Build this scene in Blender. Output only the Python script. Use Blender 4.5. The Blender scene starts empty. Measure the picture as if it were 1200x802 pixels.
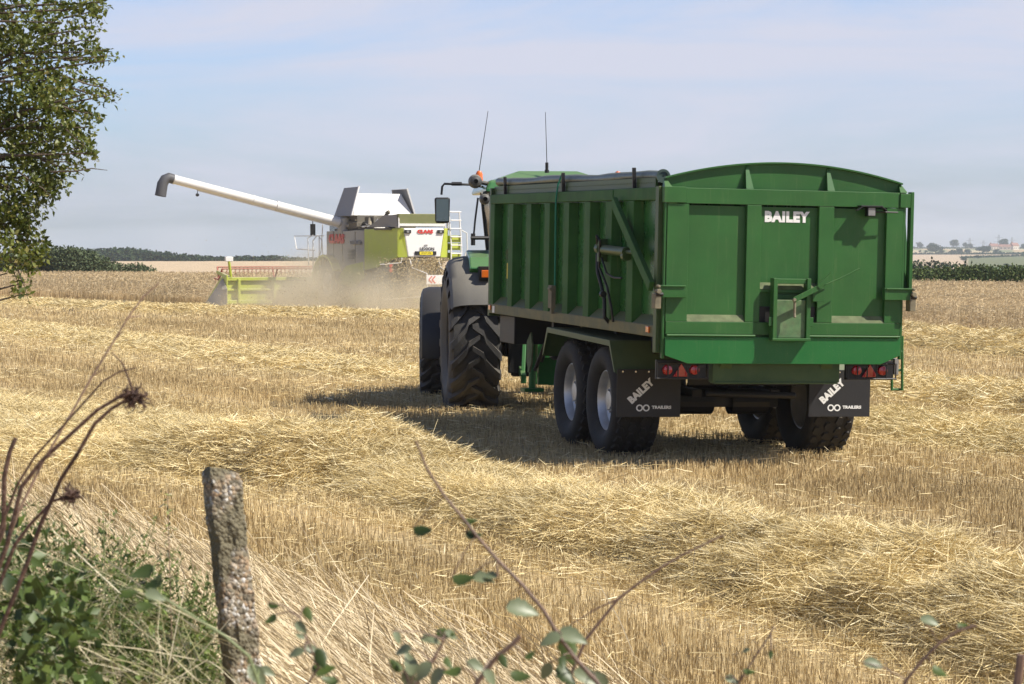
import bpy, math, random
import numpy as np
from mathutils import Vector, Matrix, Euler
random.seed(7); RNG = np.random.default_rng(7)
R = math.radians; PI = math.pi
S = bpy.context.scene
COL = S.collection

# ------------------------------------------------------------------ camera
F = 2800.0; HZ = 292.0; CAMZ = 2.2
cam = bpy.data.cameras.new('camera'); cam.lens = 84; cam.sensor_width = 36
cam.clip_start = 0.1; cam.clip_end = 12000
camo = bpy.data.objects.new('camera', cam); COL.objects.link(camo)
camo.location = (0, 0, CAMZ); camo.rotation_euler = (R(90) - math.atan(109 / F), 0, 0)
cam.dof.use_dof = True; cam.dof.focus_distance = 27; cam.dof.aperture_fstop = 14
S.camera = camo

# ------------------------------------------------------------------ light
TO_SUN = Vector((1.125, -0.33, 1.35)).normalized()
SUN_EL = math.asin(TO_SUN.z); SUN_AZ = math.atan2(TO_SUN.x, TO_SUN.y)
w = bpy.data.worlds.new('World'); S.world = w; w.use_nodes = True
nt = w.node_tree; nt.nodes.clear()
def N(nt, t, **k):
    n = nt.nodes.new(t)
    for a, v in k.items(): setattr(n, a, v)
    return n
L = nt.links.new
sky = N(nt, 'ShaderNodeTexSky', sky_type='NISHITA', sun_disc=False, sun_elevation=SUN_EL, sun_rotation=SUN_AZ,
        altitude=50, air_density=1.0, dust_density=1.2, ozone_density=3.0)
bg = N(nt, 'ShaderNodeBackground'); bg.inputs[1].default_value = 0.095
out = N(nt, 'ShaderNodeOutputWorld')
tc = N(nt, 'ShaderNodeTexCoord'); mp = N(nt, 'ShaderNodeMapping'); mp.inputs['Scale'].default_value = (2.2, 2.2, 15)
mp.inputs['Rotation'].default_value = (0, R(2.5), 0)
nz = N(nt, 'ShaderNodeTexNoise'); nz.inputs['Scale'].default_value = 1.9; nz.inputs['Detail'].default_value = 9; nz.inputs['Roughness'].default_value = .58
nz.inputs['Distortion'].default_value = .5
cr = N(nt, 'ShaderNodeValToRGB'); cr.color_ramp.elements[0].position = .38; cr.color_ramp.elements[1].position = .64
cr.color_ramp.elements[0].color = (.12, .12, .12, 1); cr.color_ramp.elements[1].color = (.95, .95, .95, 1)
mx = N(nt, 'ShaderNodeMix', data_type='RGBA'); mx.inputs['B'].default_value = (5.0, 5.15, 6.1, 1)
L(tc.outputs['Generated'], mp.inputs[0]); L(mp.outputs[0], nz.inputs[0]); L(nz.outputs[0], cr.inputs[0])
sz = N(nt, 'ShaderNodeSeparateXYZ'); L(tc.outputs['Generated'], sz.inputs[0])
el = N(nt, 'ShaderNodeMapRange'); el.inputs[1].default_value = .12; el.inputs[2].default_value = .45; el.inputs[3].default_value = 1; el.inputs[4].default_value = .12; L(sz.outputs[2], el.inputs[0])
fm = N(nt, 'ShaderNodeMath', operation='MULTIPLY'); L(cr.outputs[0], fm.inputs[0]); L(el.outputs[0], fm.inputs[1])
tint = N(nt, 'ShaderNodeVectorMath', operation='MULTIPLY'); tint.inputs[1].default_value = (.82, .93, 1.08); 
tint.inputs[1].default_value = (.83, .945, 1.23); hi = N(nt, 'ShaderNodeMapRange'); hi.inputs[1].default_value = .12; hi.inputs[2].default_value = .4; hi.inputs[3].default_value = 1.12; hi.inputs[4].default_value = .62; L(sz.outputs[2], hi.inputs[0])
tin0 = N(nt, 'ShaderNodeVectorMath', operation='SCALE'); L(sky.outputs[0], tin0.inputs[0]); L(hi.outputs[0], tin0.inputs['Scale']); L(tin0.outputs[0], tint.inputs[0])
L(fm.outputs[0], mx.inputs['Factor']); L(tint.outputs[0], mx.inputs['A']); L(mx.outputs['Result'], bg.inputs[0]); L(bg.outputs[0], out.inputs[0])
sun = bpy.data.lights.new('sun', 'SUN'); sun.energy = 5.0; sun.angle = R(.5); sun.color = (1, .94, .83)
suno = bpy.data.objects.new('sun', sun); COL.objects.link(suno)
suno.rotation_euler = (-TO_SUN).to_track_quat('-Z', 'Y').to_euler(); suno.location = (20, -6, 24)
S.view_settings.view_transform = 'Standard'; S.view_settings.look = 'None'; S.view_settings.exposure = 0.52; S.view_settings.gamma = 1
S.render.engine = 'CYCLES'
cy = S.cycles; cy.use_denoising = True; cy.max_bounces = 6; cy.diffuse_bounces = 3; cy.glossy_bounces = 3; cy.transmission_bounces = 4
cy.volume_bounces = 1; cy.transparent_max_bounces = 8; cy.caustics_reflective = False; cy.caustics_refractive = False
cy.use_adaptive_sampling = True; cy.adaptive_threshold = 0.015

# ------------------------------------------------------------------ helpers
def at(px, py, d):
    """world point seen at photo pixel (px, py) at ground distance d (used to read places off the photo)"""
    return Vector(((px - 600) / F * d, d, CAMZ - (py - HZ) / F * d))
def tag(o, label=None, cat=None, group=None, kind=None):
    if label: o['label'] = label
    if cat: o['category'] = cat
    if group: o['group'] = group
    if kind: o['kind'] = kind
    return o
def empty(name, loc, rot=(0, 0, 0)):
    o = bpy.data.objects.new(name, None); COL.objects.link(o); o.location = loc; o.rotation_euler = rot
    o.empty_display_size = .2
    return o
def mat(name, col, rough=.6, metal=0, var=0, vscale=8, bump=0, bscale=60, dust=0, dcol=(.36, .3, .19), spec=.5, coat=0, emit=None, dscale=3, streak=0):
    m = bpy.data.materials.new(name); m.use_nodes = True; t = m.node_tree
    b = t.nodes['Principled BSDF']; l = t.links.new
    b.inputs['Base Color'].default_value = (*col, 1); b.inputs['Roughness'].default_value = rough
    b.inputs['Metallic'].default_value = metal; b.inputs['Specular IOR Level'].default_value = spec
    if coat: b.inputs['Coat Weight'].default_value = coat; b.inputs['Coat Roughness'].default_value = .12
    tcn = N(t, 'ShaderNodeTexCoord')
    cur = None
    if var:
        n = N(t, 'ShaderNodeTexNoise'); n.inputs['Scale'].default_value = vscale; n.inputs['Detail'].default_value = 6; l(tcn.outputs['Object'], n.inputs[0])
        mx = N(t, 'ShaderNodeMix', data_type='RGBA')
        mx.inputs['A'].default_value = (*[c * (1 - var) for c in col], 1); mx.inputs['B'].default_value = (*[min(1, c * (1 + var)) for c in col], 1)
        rp = N(t, 'ShaderNodeMapRange'); rp.inputs[1].default_value = .3; rp.inputs[2].default_value = .7
        l(n.outputs[0], rp.inputs[0]); l(rp.outputs[0], mx.inputs['Factor']); cur = mx.outputs['Result']
        l(cur, b.inputs['Base Color'])
    if dust:
        n = N(t, 'ShaderNodeTexNoise'); n.inputs['Scale'].default_value = dscale; n.inputs['Detail'].default_value = 9; n.inputs['Roughness'].default_value = .65
        l(tcn.outputs['Object'], n.inputs[0])
        rp = N(t, 'ShaderNodeMapRange'); rp.inputs[1].default_value = .35; rp.inputs[2].default_value = .75; rp.inputs[3].default_value = dust * .25; rp.inputs[4].default_value = dust
        geo = N(t, 'ShaderNodeNewGeometry'); sx = N(t, 'ShaderNodeSeparateXYZ'); l(geo.outputs['Normal'], sx.inputs[0])
        up = N(t, 'ShaderNodeMapRange'); up.inputs[1].default_value = .3; up.inputs[2].default_value = .9; up.inputs[3].default_value = 0; up.inputs[4].default_value = min(.75, dust * 2.2)
        l(sx.outputs[2], up.inputs[0]); l(n.outputs[0], rp.inputs[0])
        ad = N(t, 'ShaderNodeMath', operation='ADD', use_clamp=True); l(up.outputs[0], ad.inputs[0]); l(rp.outputs[0], ad.inputs[1])
        mx2 = N(t, 'ShaderNodeMix', data_type='RGBA'); mx2.inputs['B'].default_value = (*dcol, 1)
        if cur: l(cur, mx2.inputs['A'])
        else: mx2.inputs['A'].default_value = (*col, 1)
        l(ad.outputs[0], mx2.inputs['Factor']); l(mx2.outputs['Result'], b.inputs['Base Color'])
        rr = N(t, 'ShaderNodeMapRange'); rr.inputs[3].default_value = rough; rr.inputs[4].default_value = .85
        l(ad.outputs[0], rr.inputs[0]); l(rr.outputs[0], b.inputs['Roughness'])
    if streak:
        mpn = N(t, 'ShaderNodeMapping'); mpn.inputs['Scale'].default_value = (26, 26, 1.6); l(tcn.outputs['Object'], mpn.inputs[0]); n = N(t, 'ShaderNodeTexNoise'); n.inputs['Scale'].default_value = 1.0; n.inputs['Detail'].default_value = 8; n.inputs['Roughness'].default_value = .7; l(mpn.outputs[0], n.inputs[0])
        n4 = N(t, 'ShaderNodeTexNoise'); n4.inputs['Scale'].default_value = 1.3; n4.inputs['Detail'].default_value = 3; l(tcn.outputs['Object'], n4.inputs[0])
        rp = N(t, 'ShaderNodeMapRange'); rp.inputs[1].default_value = .56; rp.inputs[2].default_value = .78; rp.inputs[4].default_value = streak; l(n.outputs[0], rp.inputs[0]); mu = N(t, 'ShaderNodeMath', operation='MULTIPLY'); l(rp.outputs[0], mu.inputs[0]); l(n4.outputs[0], mu.inputs[1])
        n5 = N(t, 'ShaderNodeTexNoise'); n5.inputs['Scale'].default_value = 130; n5.inputs['Detail'].default_value = 2; l(tcn.outputs['Object'], n5.inputs[0]); r5 = N(t, 'ShaderNodeMapRange'); r5.inputs[1].default_value = .70; r5.inputs[2].default_value = .74; r5.inputs[4].default_value = .5; l(n5.outputs[0], r5.inputs[0])
        mxx = N(t, 'ShaderNodeMath', operation='MAXIMUM'); l(mu.outputs[0], mxx.inputs[0]); l(r5.outputs[0], mxx.inputs[1])
        src = b.inputs['Base Color'].links[0].from_socket; mx3 = N(t, 'ShaderNodeMix', data_type='RGBA'); mx3.inputs['B'].default_value = (*dcol, 1); l(src, mx3.inputs['A']); l(mxx.outputs[0], mx3.inputs['Factor']); l(mx3.outputs['Result'], b.inputs['Base Color'])
    if bump:
        n = N(t, 'ShaderNodeTexNoise'); n.inputs['Scale'].default_value = bscale; n.inputs['Detail'].default_value = 5; l(tcn.outputs['Object'], n.inputs[0])
        bp = N(t, 'ShaderNodeBump'); bp.inputs['Strength'].default_value = bump; bp.inputs['Distance'].default_value = .02
        l(n.outputs[0], bp.inputs['Height']); l(bp.outputs[0], b.inputs['Normal'])
    if emit: b.inputs['Emission Color'].default_value = (*col, 1); b.inputs['Emission Strength'].default_value = emit
    return m

class MB:
    def __init__(s): s.v = []; s.f = []; s.m = []; s.mi = 0
    def add(s, vs, fs):
        o = len(s.v); s.v += [tuple(x) for x in vs]; s.f += [tuple(i + o for i in f) for f in fs]; s.m += [s.mi] * len(fs)
    def box(s, x0, x1, y0, y1, z0, z1, M=None):
        vs = [Vector(p) for p in ((x0, y0, z0), (x1, y0, z0), (x1, y1, z0), (x0, y1, z0), (x0, y0, z1), (x1, y0, z1), (x1, y1, z1), (x0, y1, z1))]
        if M: vs = [M @ p for p in vs]
        s.add(vs, [(0, 3, 2, 1), (4, 5, 6, 7), (0, 1, 5, 4), (1, 2, 6, 5), (2, 3, 7, 6), (3, 0, 4, 7)])
    def hexa(s, b, t):  # bottom 4, top 4 points (ccw seen from above)
        s.add(list(b) + list(t), [(0, 3, 2, 1), (4, 5, 6, 7), (0, 1, 5, 4), (1, 2, 6, 5), (2, 3, 7, 6), (3, 0, 4, 7)])
    def prism(s, pts, a0, a1, axis='x'):
        n = len(pts)
        def mk(a, p):
            return {'x': (a, p[0], p[1]), 'y': (p[0], a, p[1]), 'z': (p[0], p[1], a)}[axis]
        vs = [mk(a0, p) for p in pts] + [mk(a1, p) for p in pts]
        s.add(vs, [tuple(range(n))[::-1], tuple(range(n, 2 * n))] + [(i, (i + 1) % n, n + (i + 1) % n, n + i) for i in range(n)])
    def bar(s, p0, p1, wd, ht, up=(0, 0, 1)):
        p0 = Vector(p0); p1 = Vector(p1); d = (p1 - p0); u = Vector(up); x = d.cross(u)
        if x.length < 1e-6: x = d.cross(Vector((1, 0, 0)))
        x.normalize(); u = x.cross(d).normalized()
        q = [x * wd / 2 * a + u * ht / 2 * b for a, b in ((-1, -1), (1, -1), (1, 1), (-1, 1))]
        s.add([p0 + a for a in q] + [p1 + a for a in q], [(0, 3, 2, 1), (4, 5, 6, 7), (0, 1, 5, 4), (1, 2, 6, 5), (2, 3, 7, 6), (3, 0, 4, 7)])
    def tube(s, pts, r, n=8, caps=True):
        pts = [Vector(p) for p in pts]; rs = r if isinstance(r, (list, tuple)) else [r] * len(pts)
        prev = None; rings = []
        for i, p in enumerate(pts):
            d = (pts[min(i + 1, len(pts) - 1)] - pts[max(i - 1, 0)]).normalized()
            if prev is None:
                a = d.cross(Vector((0, 0, 1)));
                if a.length < 1e-3: a = d.cross(Vector((1, 0, 0)))
            else: a = prev - d * prev.dot(d)
            a.normalize(); prev = a; b = d.cross(a)
            rings.append([p + (a * math.cos(t) + b * math.sin(t)) * rs[i] for t in [2 * PI * k / n for k in range(n)]])
        vs = [q for rg in rings for q in rg]; fs = []
        for i in range(len(pts) - 1):
            for k in range(n):
                fs.append((i * n + k, i * n + (k + 1) % n, (i + 1) * n + (k + 1) % n, (i + 1) * n + k))
        if caps: fs += [tuple(range(n))[::-1], tuple(range((len(pts) - 1) * n, len(pts) * n))]
        s.add(vs, fs)
    def lathe(s, prof, c, axis='x', n=48, flip=1):  # prof (a, r)
        vs = []; fs = []
        for a, r in prof:
            for k in range(n):
                t = 2 * PI * k / n; p = {'x': (a, r * math.cos(t), r * math.sin(t)), 'z': (r * math.cos(t), r * math.sin(t), a), 'y': (r * math.sin(t), a, r * math.cos(t))}[axis]
                vs.append((c[0] + p[0], c[1] + p[1], c[2] + p[2]))
        for i in range(len(prof) - 1):
            for k in range(n):
                fs.append((i * n + k, i * n + (k + 1) % n, (i + 1) * n + (k + 1) % n, (i + 1) * n + k))
        s.add(vs, fs)
    def disc(s, c, r, axis='x', n=32):
        vs = []
        for k in range(n):
            t = 2 * PI * k / n; vs.append({'x': (c[0], c[1] + r * math.cos(t), c[2] + r * math.sin(t)), 'y': (c[0] + r * math.cos(t), c[1], c[2] + r * math.sin(t)), 'z': (c[0] + r * math.cos(t), c[1] + r * math.sin(t), c[2])}[axis])
        s.add(vs, [tuple(range(n))])
    def build(s, name, mats, parent=None, bevel=0, smooth=False):
        me = bpy.data.meshes.new(name); me.from_pydata(s.v, [], s.f)
        if not isinstance(mats, (list, tuple)): mats = [mats]
        for m in mats: me.materials.append(m)
        me.polygons.foreach_set('material_index', s.m)
        import bmesh
        bm = bmesh.new(); bm.from_mesh(me); bmesh.ops.recalc_face_normals(bm, faces=bm.faces); bm.to_mesh(me); bm.free()
        if smooth:
            me.polygons.foreach_set('use_smooth', [True] * len(me.polygons))
            me.set_sharp_from_angle(angle=R(38))
        me.update()
        o = bpy.data.objects.new(name, me); COL.objects.link(o)
        if parent is not None: o.parent = parent
        if bevel:
            b = o.modifiers.new('bevel', 'BEVEL'); b.width = bevel; b.segments = 2; b.limit_method = 'ANGLE'; b.angle_limit = R(40)
        return o

def text(name, body, size, m, parent, M, bold=.0, depth=.0015, stretch=1.0, spacing=1.0):
    c = bpy.data.curves.new(name, 'FONT'); c.body = body; c.size = size; c.extrude = depth; c.offset = bold; c.align_x = 'CENTER'; c.align_y = 'CENTER'; c.space_character = spacing
    c.resolution_u = 2
    o = bpy.data.objects.new(name, c); COL.objects.link(o)
    bpy.context.view_layer.update()
    dg = bpy.context.evaluated_depsgraph_get()
    me = bpy.data.meshes.new_from_object(o.evaluated_get(dg)); me.name = name
    bpy.data.objects.remove(o); bpy.data.curves.remove(c)
    me.materials.clear(); me.materials.append(m)
    me.transform(Matrix.Diagonal((stretch, 1, 1, 1)))
    ob = bpy.data.objects.new(name, me); COL.objects.link(ob)
    if parent is not None: ob.parent = parent
    ob.matrix_local = M
    return ob

def npmesh(name, V, Q, mats, mi=None, rnd=None, parent=None, smooth=False):
    """V (n,3) verts, Q (m,k) faces of k corners"""
    me = bpy.data.meshes.new(name); n = len(V); m, k = Q.shape
    me.vertices.add(n); me.vertices.foreach_set('co', np.ascontiguousarray(V, dtype=np.float32).ravel())
    me.loops.add(m * k); me.loops.foreach_set('vertex_index', np.ascontiguousarray(Q, dtype=np.int32).ravel())
    me.polygons.add(m); me.polygons.foreach_set('loop_start', np.arange(0, m * k, k, dtype=np.int32))
    try: me.polygons.foreach_set('loop_total', np.full(m, k, dtype=np.int32))
    except Exception: pass
    if not isinstance(mats, (list, tuple)): mats = [mats]
    for q in mats: me.materials.append(q)
    if mi is not None: me.polygons.foreach_set('material_index', mi.astype(np.int32))
    if smooth: me.polygons.foreach_set('use_smooth', np.ones(m, dtype=bool))
    me.update(calc_edges=True)
    if rnd is not None:
        a = me.attributes.new('rnd', 'FLOAT', 'POINT'); a.data.foreach_set('value', rnd.astype(np.float32))
    o = bpy.data.objects.new(name, me); COL.objects.link(o)
    if parent is not None: o.parent = parent
    return o

def smooth01(a, b, x):
    t = np.clip((x - a) / (b - a), 0, 1); return t * t * (3 - 2 * t)

# value noise in 2D
_NT = RNG.random((256, 256))
def vnoise(x, y):
    xi = np.floor(x).astype(int); yi = np.floor(y).astype(int); fx = x - xi; fy = y - yi
    fx = fx * fx * (3 - 2 * fx); fy = fy * fy * (3 - 2 * fy)
    g = lambda a, b: _NT[a % 256, b % 256]
    return (g(xi, yi) * (1 - fx) + g(xi + 1, yi) * fx) * (1 - fy) + (g(xi, yi + 1) * (1 - fx) + g(xi + 1, yi + 1) * fx) * fy
def fnoise(x, y): return .55 * vnoise(x, y) + .3 * vnoise(x * 2.1 + 9, y * 2.1 + 4) + .15 * vnoise(x * 4.3 + 1, y * 4.3 + 7)

# ------------------------------------------------------------------ terrain
def verge(x): return np.where(x > 0, 12.2 - 1.5 * x, 12.2 + 15 * np.tanh(-2.1 * x / 15))
def ground_z(x, y):
    x = np.asarray(x, float); y = np.asarray(y, float); d = np.hypot(x, y); dd = np.maximum(d, 1)
    z = -.012 * 40 * np.tanh(np.maximum(x, -.3) / 40) * (1 - smooth01(150, 400, d)) + .05 * (fnoise(x * .5 + 50, y * .5 + 50) - .5) * smooth01(4, 20, d)
    az = np.degrees(np.arctan2(x, y))          # azimuth to the right of the view axis
    right = smooth01(1.5, 5.5, az) * (1 - smooth01(70, 100, az))
    zl = np.interp(d, [0, 440, 520, 700, 900, 3000, 6000], [0, 0, -1.5, -8, -9, -14, -40])
    zr = np.interp(d, [0, 125, 250, 600, 900, 1300, 1800, 2300, 2800, 3300, 6000], [0, 0, -5, -9, -6.5, -4.2, -2.6, 1.2, 3.6, 3.0, -30])
    z = z + zl * (1 - right) + zr * right
    # the verge bank on the near side of the field
    z = z + .65 * smooth01(0, 7.5, verge(x) - y) * (1 - smooth01(20, 60, np.abs(x)))
    return z
def gz(x, y): return float(ground_z(np.array([x]), np.array([y]))[0])

def rampmat(name, stops, rough=.55, spec=.4, trans=0, noise=None, nscale=2.0, attr='rnd'):
    m = bpy.data.materials.new(name); m.use_nodes = True; t = m.node_tree; l = t.links.new; b = t.nodes['Principled BSDF']
    a = N(t, 'ShaderNodeAttribute', attribute_name=attr); r = N(t, 'ShaderNodeValToRGB')
    e = r.color_ramp.elements
    while len(e) < len(stops): e.new(.5)
    for q, (p, c) in zip(e, stops): q.position = p; q.color = (*c, 1)
    l(a.outputs['Fac'], r.inputs[0]); cur = r.outputs[0]
    if noise:
        g = N(t, 'ShaderNodeNewGeometry'); n = N(t, 'ShaderNodeTexNoise'); n.inputs['Scale'].default_value = nscale; n.inputs['Detail'].default_value = 5
        l(g.outputs['Position'], n.inputs[0])
        mr = N(t, 'ShaderNodeMapRange'); mr.inputs[1].default_value = .3; mr.inputs[2].default_value = .7; mr.inputs[3].default_value = 1 - noise; mr.inputs[4].default_value = 1 + noise * .6
        l(n.outputs[0], mr.inputs[0])
        v = N(t, 'ShaderNodeVectorMath', operation='SCALE'); l(cur, v.inputs[0]); l(mr.outputs[0], v.inputs['Scale']); cur = v.outputs[0]
    l(cur, b.inputs['Base Color']); b.inputs['Roughness'].default_value = rough; b.inputs['Specular IOR Level'].default_value = spec
    if trans:
        o = t.nodes['Material Output']; tr = N(t, 'ShaderNodeBsdfTranslucent'); l(cur, tr.inputs[0]); ms = N(t, 'ShaderNodeMixShader'); ms.inputs[0].default_value = trans
        l(b.outputs[0], ms.inputs[1]); l(tr.outputs[0], ms.inputs[2]); l(ms.outputs[0], o.inputs['Surface'])
    return m

M_STRAW = rampmat('straw', [(0, (.33, .225, .085)), (.35, (.63, .49, .225)), (.75, (.82, .68, .37)), (1, (.96, .88, .62))], rough=.5, spec=.4, trans=.12, noise=.18, nscale=.8)
M_STUB = rampmat('stubble', [(0, (.27, .185, .085)), (.4, (.50, .375, .185)), (.8, (.70, .57, .325)), (1, (.92, .82, .57))], rough=.55, trans=.12, noise=.22, nscale=.35)
M_WHEAT = rampmat('standing wheat', [(0, (.42, .31, .17)), (.4, (.56, .43, .24)), (.8, (.66, .52, .31)), (1, (.78, .65, .42))], rough=.7, trans=.36, noise=.2, nscale=.25)
M_DRYG = rampmat('dry grass', [(0, (.34, .25, .13)), (.5, (.58, .46, .27)), (1, (.78, .67, .46))], rough=.5, trans=.15, noise=.15, nscale=1.5)

# ground sheet (one polar sheet out to the horizon)
def build_ground():
    rad = np.concatenate([[0.0], np.geomspace(1.5, 60, 170), np.geomspace(61, 800, 150), np.geomspace(808, 6000, 170)])
    a1 = np.linspace(-20, 20, 420); ang = np.radians(np.concatenate([a1, np.linspace(20, 340, 90)[1:-1]]))
    A, Rr = np.meshgrid(ang, rad); X = Rr * np.sin(A); Y = Rr * np.cos(A); Z = ground_z(X, Y)
    nr, na = X.shape; V = np.stack([X, Y, Z], -1).reshape(-1, 3)
    i, j = np.meshgrid(np.arange(nr - 1), np.arange(na), indexing='ij'); j2 = (j + 1) % na
    Q = np.stack([i * na + j, i * na + j2, (i + 1) * na + j2, (i + 1) * na + j], -1).reshape(-1, 4)[:, ::-1]
    # what grows where (0 stubble soil, far fields of their own crop)
    d = Rr.ravel(); az = np.degrees(A.ravel()); az = np.where(az > 180, az - 360, az)
    col = np.empty((len(d), 3)); col[:] = (.46, .345, .18)
    px = 600 + F * np.tan(np.radians(np.clip(az, -60, 60))); py = HZ + (CAMZ - V[:, 2]) * F / np.maximum(d, 1)
    def put(mask, c): col[mask] = c
    put((d > 150) & (d < 480), (.52, .40, .26))
    put((d >= 480), (.17, .19, .08))
    r_ = px > 800
    put(r_ & (d > 122) & (d <= 250), (.13, .14, .05))
    put(r_ & (d > 250) & (d <= 1050), (.10, .15, .05))
    edge = 1330 + (px - 1060) * 2.6
    put(r_ & (d > 1050) & (d <= edge), (.16, .17, .075))
    put(r_ & (px < 1135) & (d > 900) & (d <= 1950), (.50, .38, .25))
    put(r_ & (d > edge) & (d <= 1950), (.50, .38, .25))
    pat = (np.floor(px / 27) + np.floor(d / 230)) % 3
    put(r_ & (d > 1960) & (pat == 0), (.48, .40, .24)); put(r_ & (d > 1960) & (pat == 1), (.20, .22, .10)); put(r_ & (d > 1960) & (pat == 2), (.50, .36, .2))
    l_ = px < 800
    put(l_ & (d > 900) & (np.floor(px / 60) % 3 == 0), (.42, .36, .2))
    edge2 = verge(V[:, 0])
    put((V[:, 1] < edge2) & (d < 60), (.36, .27, .16))
    m = bpy.data.materials.new('field soil and stubble'); m.use_nodes = True; t = m.node_tree; l = t.links.new; b = t.nodes['Principled BSDF']
    a = N(t, 'ShaderNodeAttribute', attribute_name='fieldcol'); g = N(t, 'ShaderNodeNewGeometry')
    n1 = N(t, 'ShaderNodeTexNoise'); n1.inputs['Scale'].default_value = 25; n1.inputs['Detail'].default_value = 8; l(g.outputs['Position'], n1.inputs[0])
    n2 = N(t, 'ShaderNodeTexNoise'); n2.inputs['Scale'].default_value = .5; n2.inputs['Detail'].default_value = 6; l(g.outputs['Position'], n2.inputs[0])
    m1 = N(t, 'ShaderNodeMapRange'); m1.inputs[1].default_value = .3; m1.inputs[2].default_value = .7; m1.inputs[3].default_value = .55; m1.inputs[4].default_value = 1.3; l(n1.outputs[0], m1.inputs[0])
    m2 = N(t, 'ShaderNodeMapRange'); m2.inputs[1].default_value = .3; m2.inputs[2].default_value = .7; m2.inputs[3].default_value = .8; m2.inputs[4].default_value = 1.15; l(n2.outputs[0], m2.inputs[0])
    mm = N(t, 'ShaderNodeMath', operation='MULTIPLY'); l(m1.outputs[0], mm.inputs[0]); l(m2.outputs[0], mm.inputs[1])
    v = N(t, 'ShaderNodeVectorMath', operation='SCALE'); l(a.outputs['Color'], v.inputs[0]); l(mm.outputs[0], v.inputs['Scale']); l(v.outputs[0], b.inputs['Base Color'])
    b.inputs['Roughness'].default_value = .9; b.inputs['Specular IOR Level'].default_value = .2
    bp = N(t, 'ShaderNodeBump'); bp.inputs['Strength'].default_value = .6; bp.inputs['Distance'].default_value = .03; l(n1.outputs[0], bp.inputs['Height']); l(bp.outputs[0], b.inputs['Normal'])
    o = npmesh('ground', V, Q, m, smooth=True)
    ca = o.data.color_attributes.new('fieldcol', 'FLOAT_COLOR', 'POINT'); ca.data.foreach_set('color', np.c_[col, np.ones(len(col))].astype(np.float32).ravel())
    tag(o, 'harvested field ground with stubble running to the far fields', 'ground', kind='structure')
build_ground()

# ------------------------------------------------------------------ straw blades
def norm(a): return a / np.maximum(np.linalg.norm(a, axis=-1, keepdims=True), 1e-9)
def blades2(P, D, ln, wd, bend=None, up=None):
    """ribbons of two quads: P base, D unit direction, ln length, wd width"""
    n = len(P); r = norm(RNG.normal(size=(n, 3)))
    s = norm(np.cross(D, r)) * (wd[:, None] / 2)
    if bend is None: bend = np.zeros((n, 3))
    a = P; b = P + D * (ln * .5)[:, None] + bend * .3; c = P + D * ln[:, None] + bend
    V = np.stack([a - s, a + s, b - s, b + s, c - s * .6, c + s * .6], 1).reshape(-1, 3)
    base = (np.arange(n) * 6)[:, None]
    Q = np.concatenate([base + [0, 1, 3, 2], base + [2, 3, 5, 4]], 0)
    return V, Q
def blades1(P, D, ln, wd, side=None):
    n = len(P); r = norm(RNG.normal(size=(n, 3)) * [1, 1, .25]) if side is None else side
    s = norm(np.cross(D, r)) * (wd[:, None] / 2)
    c = P + D * ln[:, None]
    V = np.stack([P - s, P + s, c + s * .8, c - s * .8], 1).reshape(-1, 3)
    Q = (np.arange(n) * 4)[:, None] + np.array([0, 1, 2, 3])
    return V, Q

def wedge(n, d0, d1, margin=.05):
    """ground points in the stretch of field the photo could show, a little beyond its sides too"""
    if margin == .05:
        n = int(n * 1.45); margin = .05 + 1.6 / d0 + .05
    d = np.sqrt(RNG.uniform(d0 * d0, d1 * d1, n)); t = RNG.uniform(-.2143 - margin, .2143 + margin, n)
    return t * d, d
CROP = np.array([(-75, 196), (-40, 136), (-24, 111), (-11, 89.5), (-3, 93.5), (4, 79), (10.6, 64.6), (12.9, 58.8), (17, 47), (24, 33), (60, 33), (60, 126), (25, 125), (0, 134), (-25, 150), (-75, 200)])
def in_poly(x, y, P):
    c = np.zeros(len(x), bool); n = len(P)
    for i in range(n):
        (x0, y0), (x1, y1) = P[i], P[(i + 1) % n]
        if y0 == y1: continue
        k = ((y0 > y) != (y1 > y)) & (x < (x1 - x0) * (y - y0) / (y1 - y0) + x0); c ^= k
    return c
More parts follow.
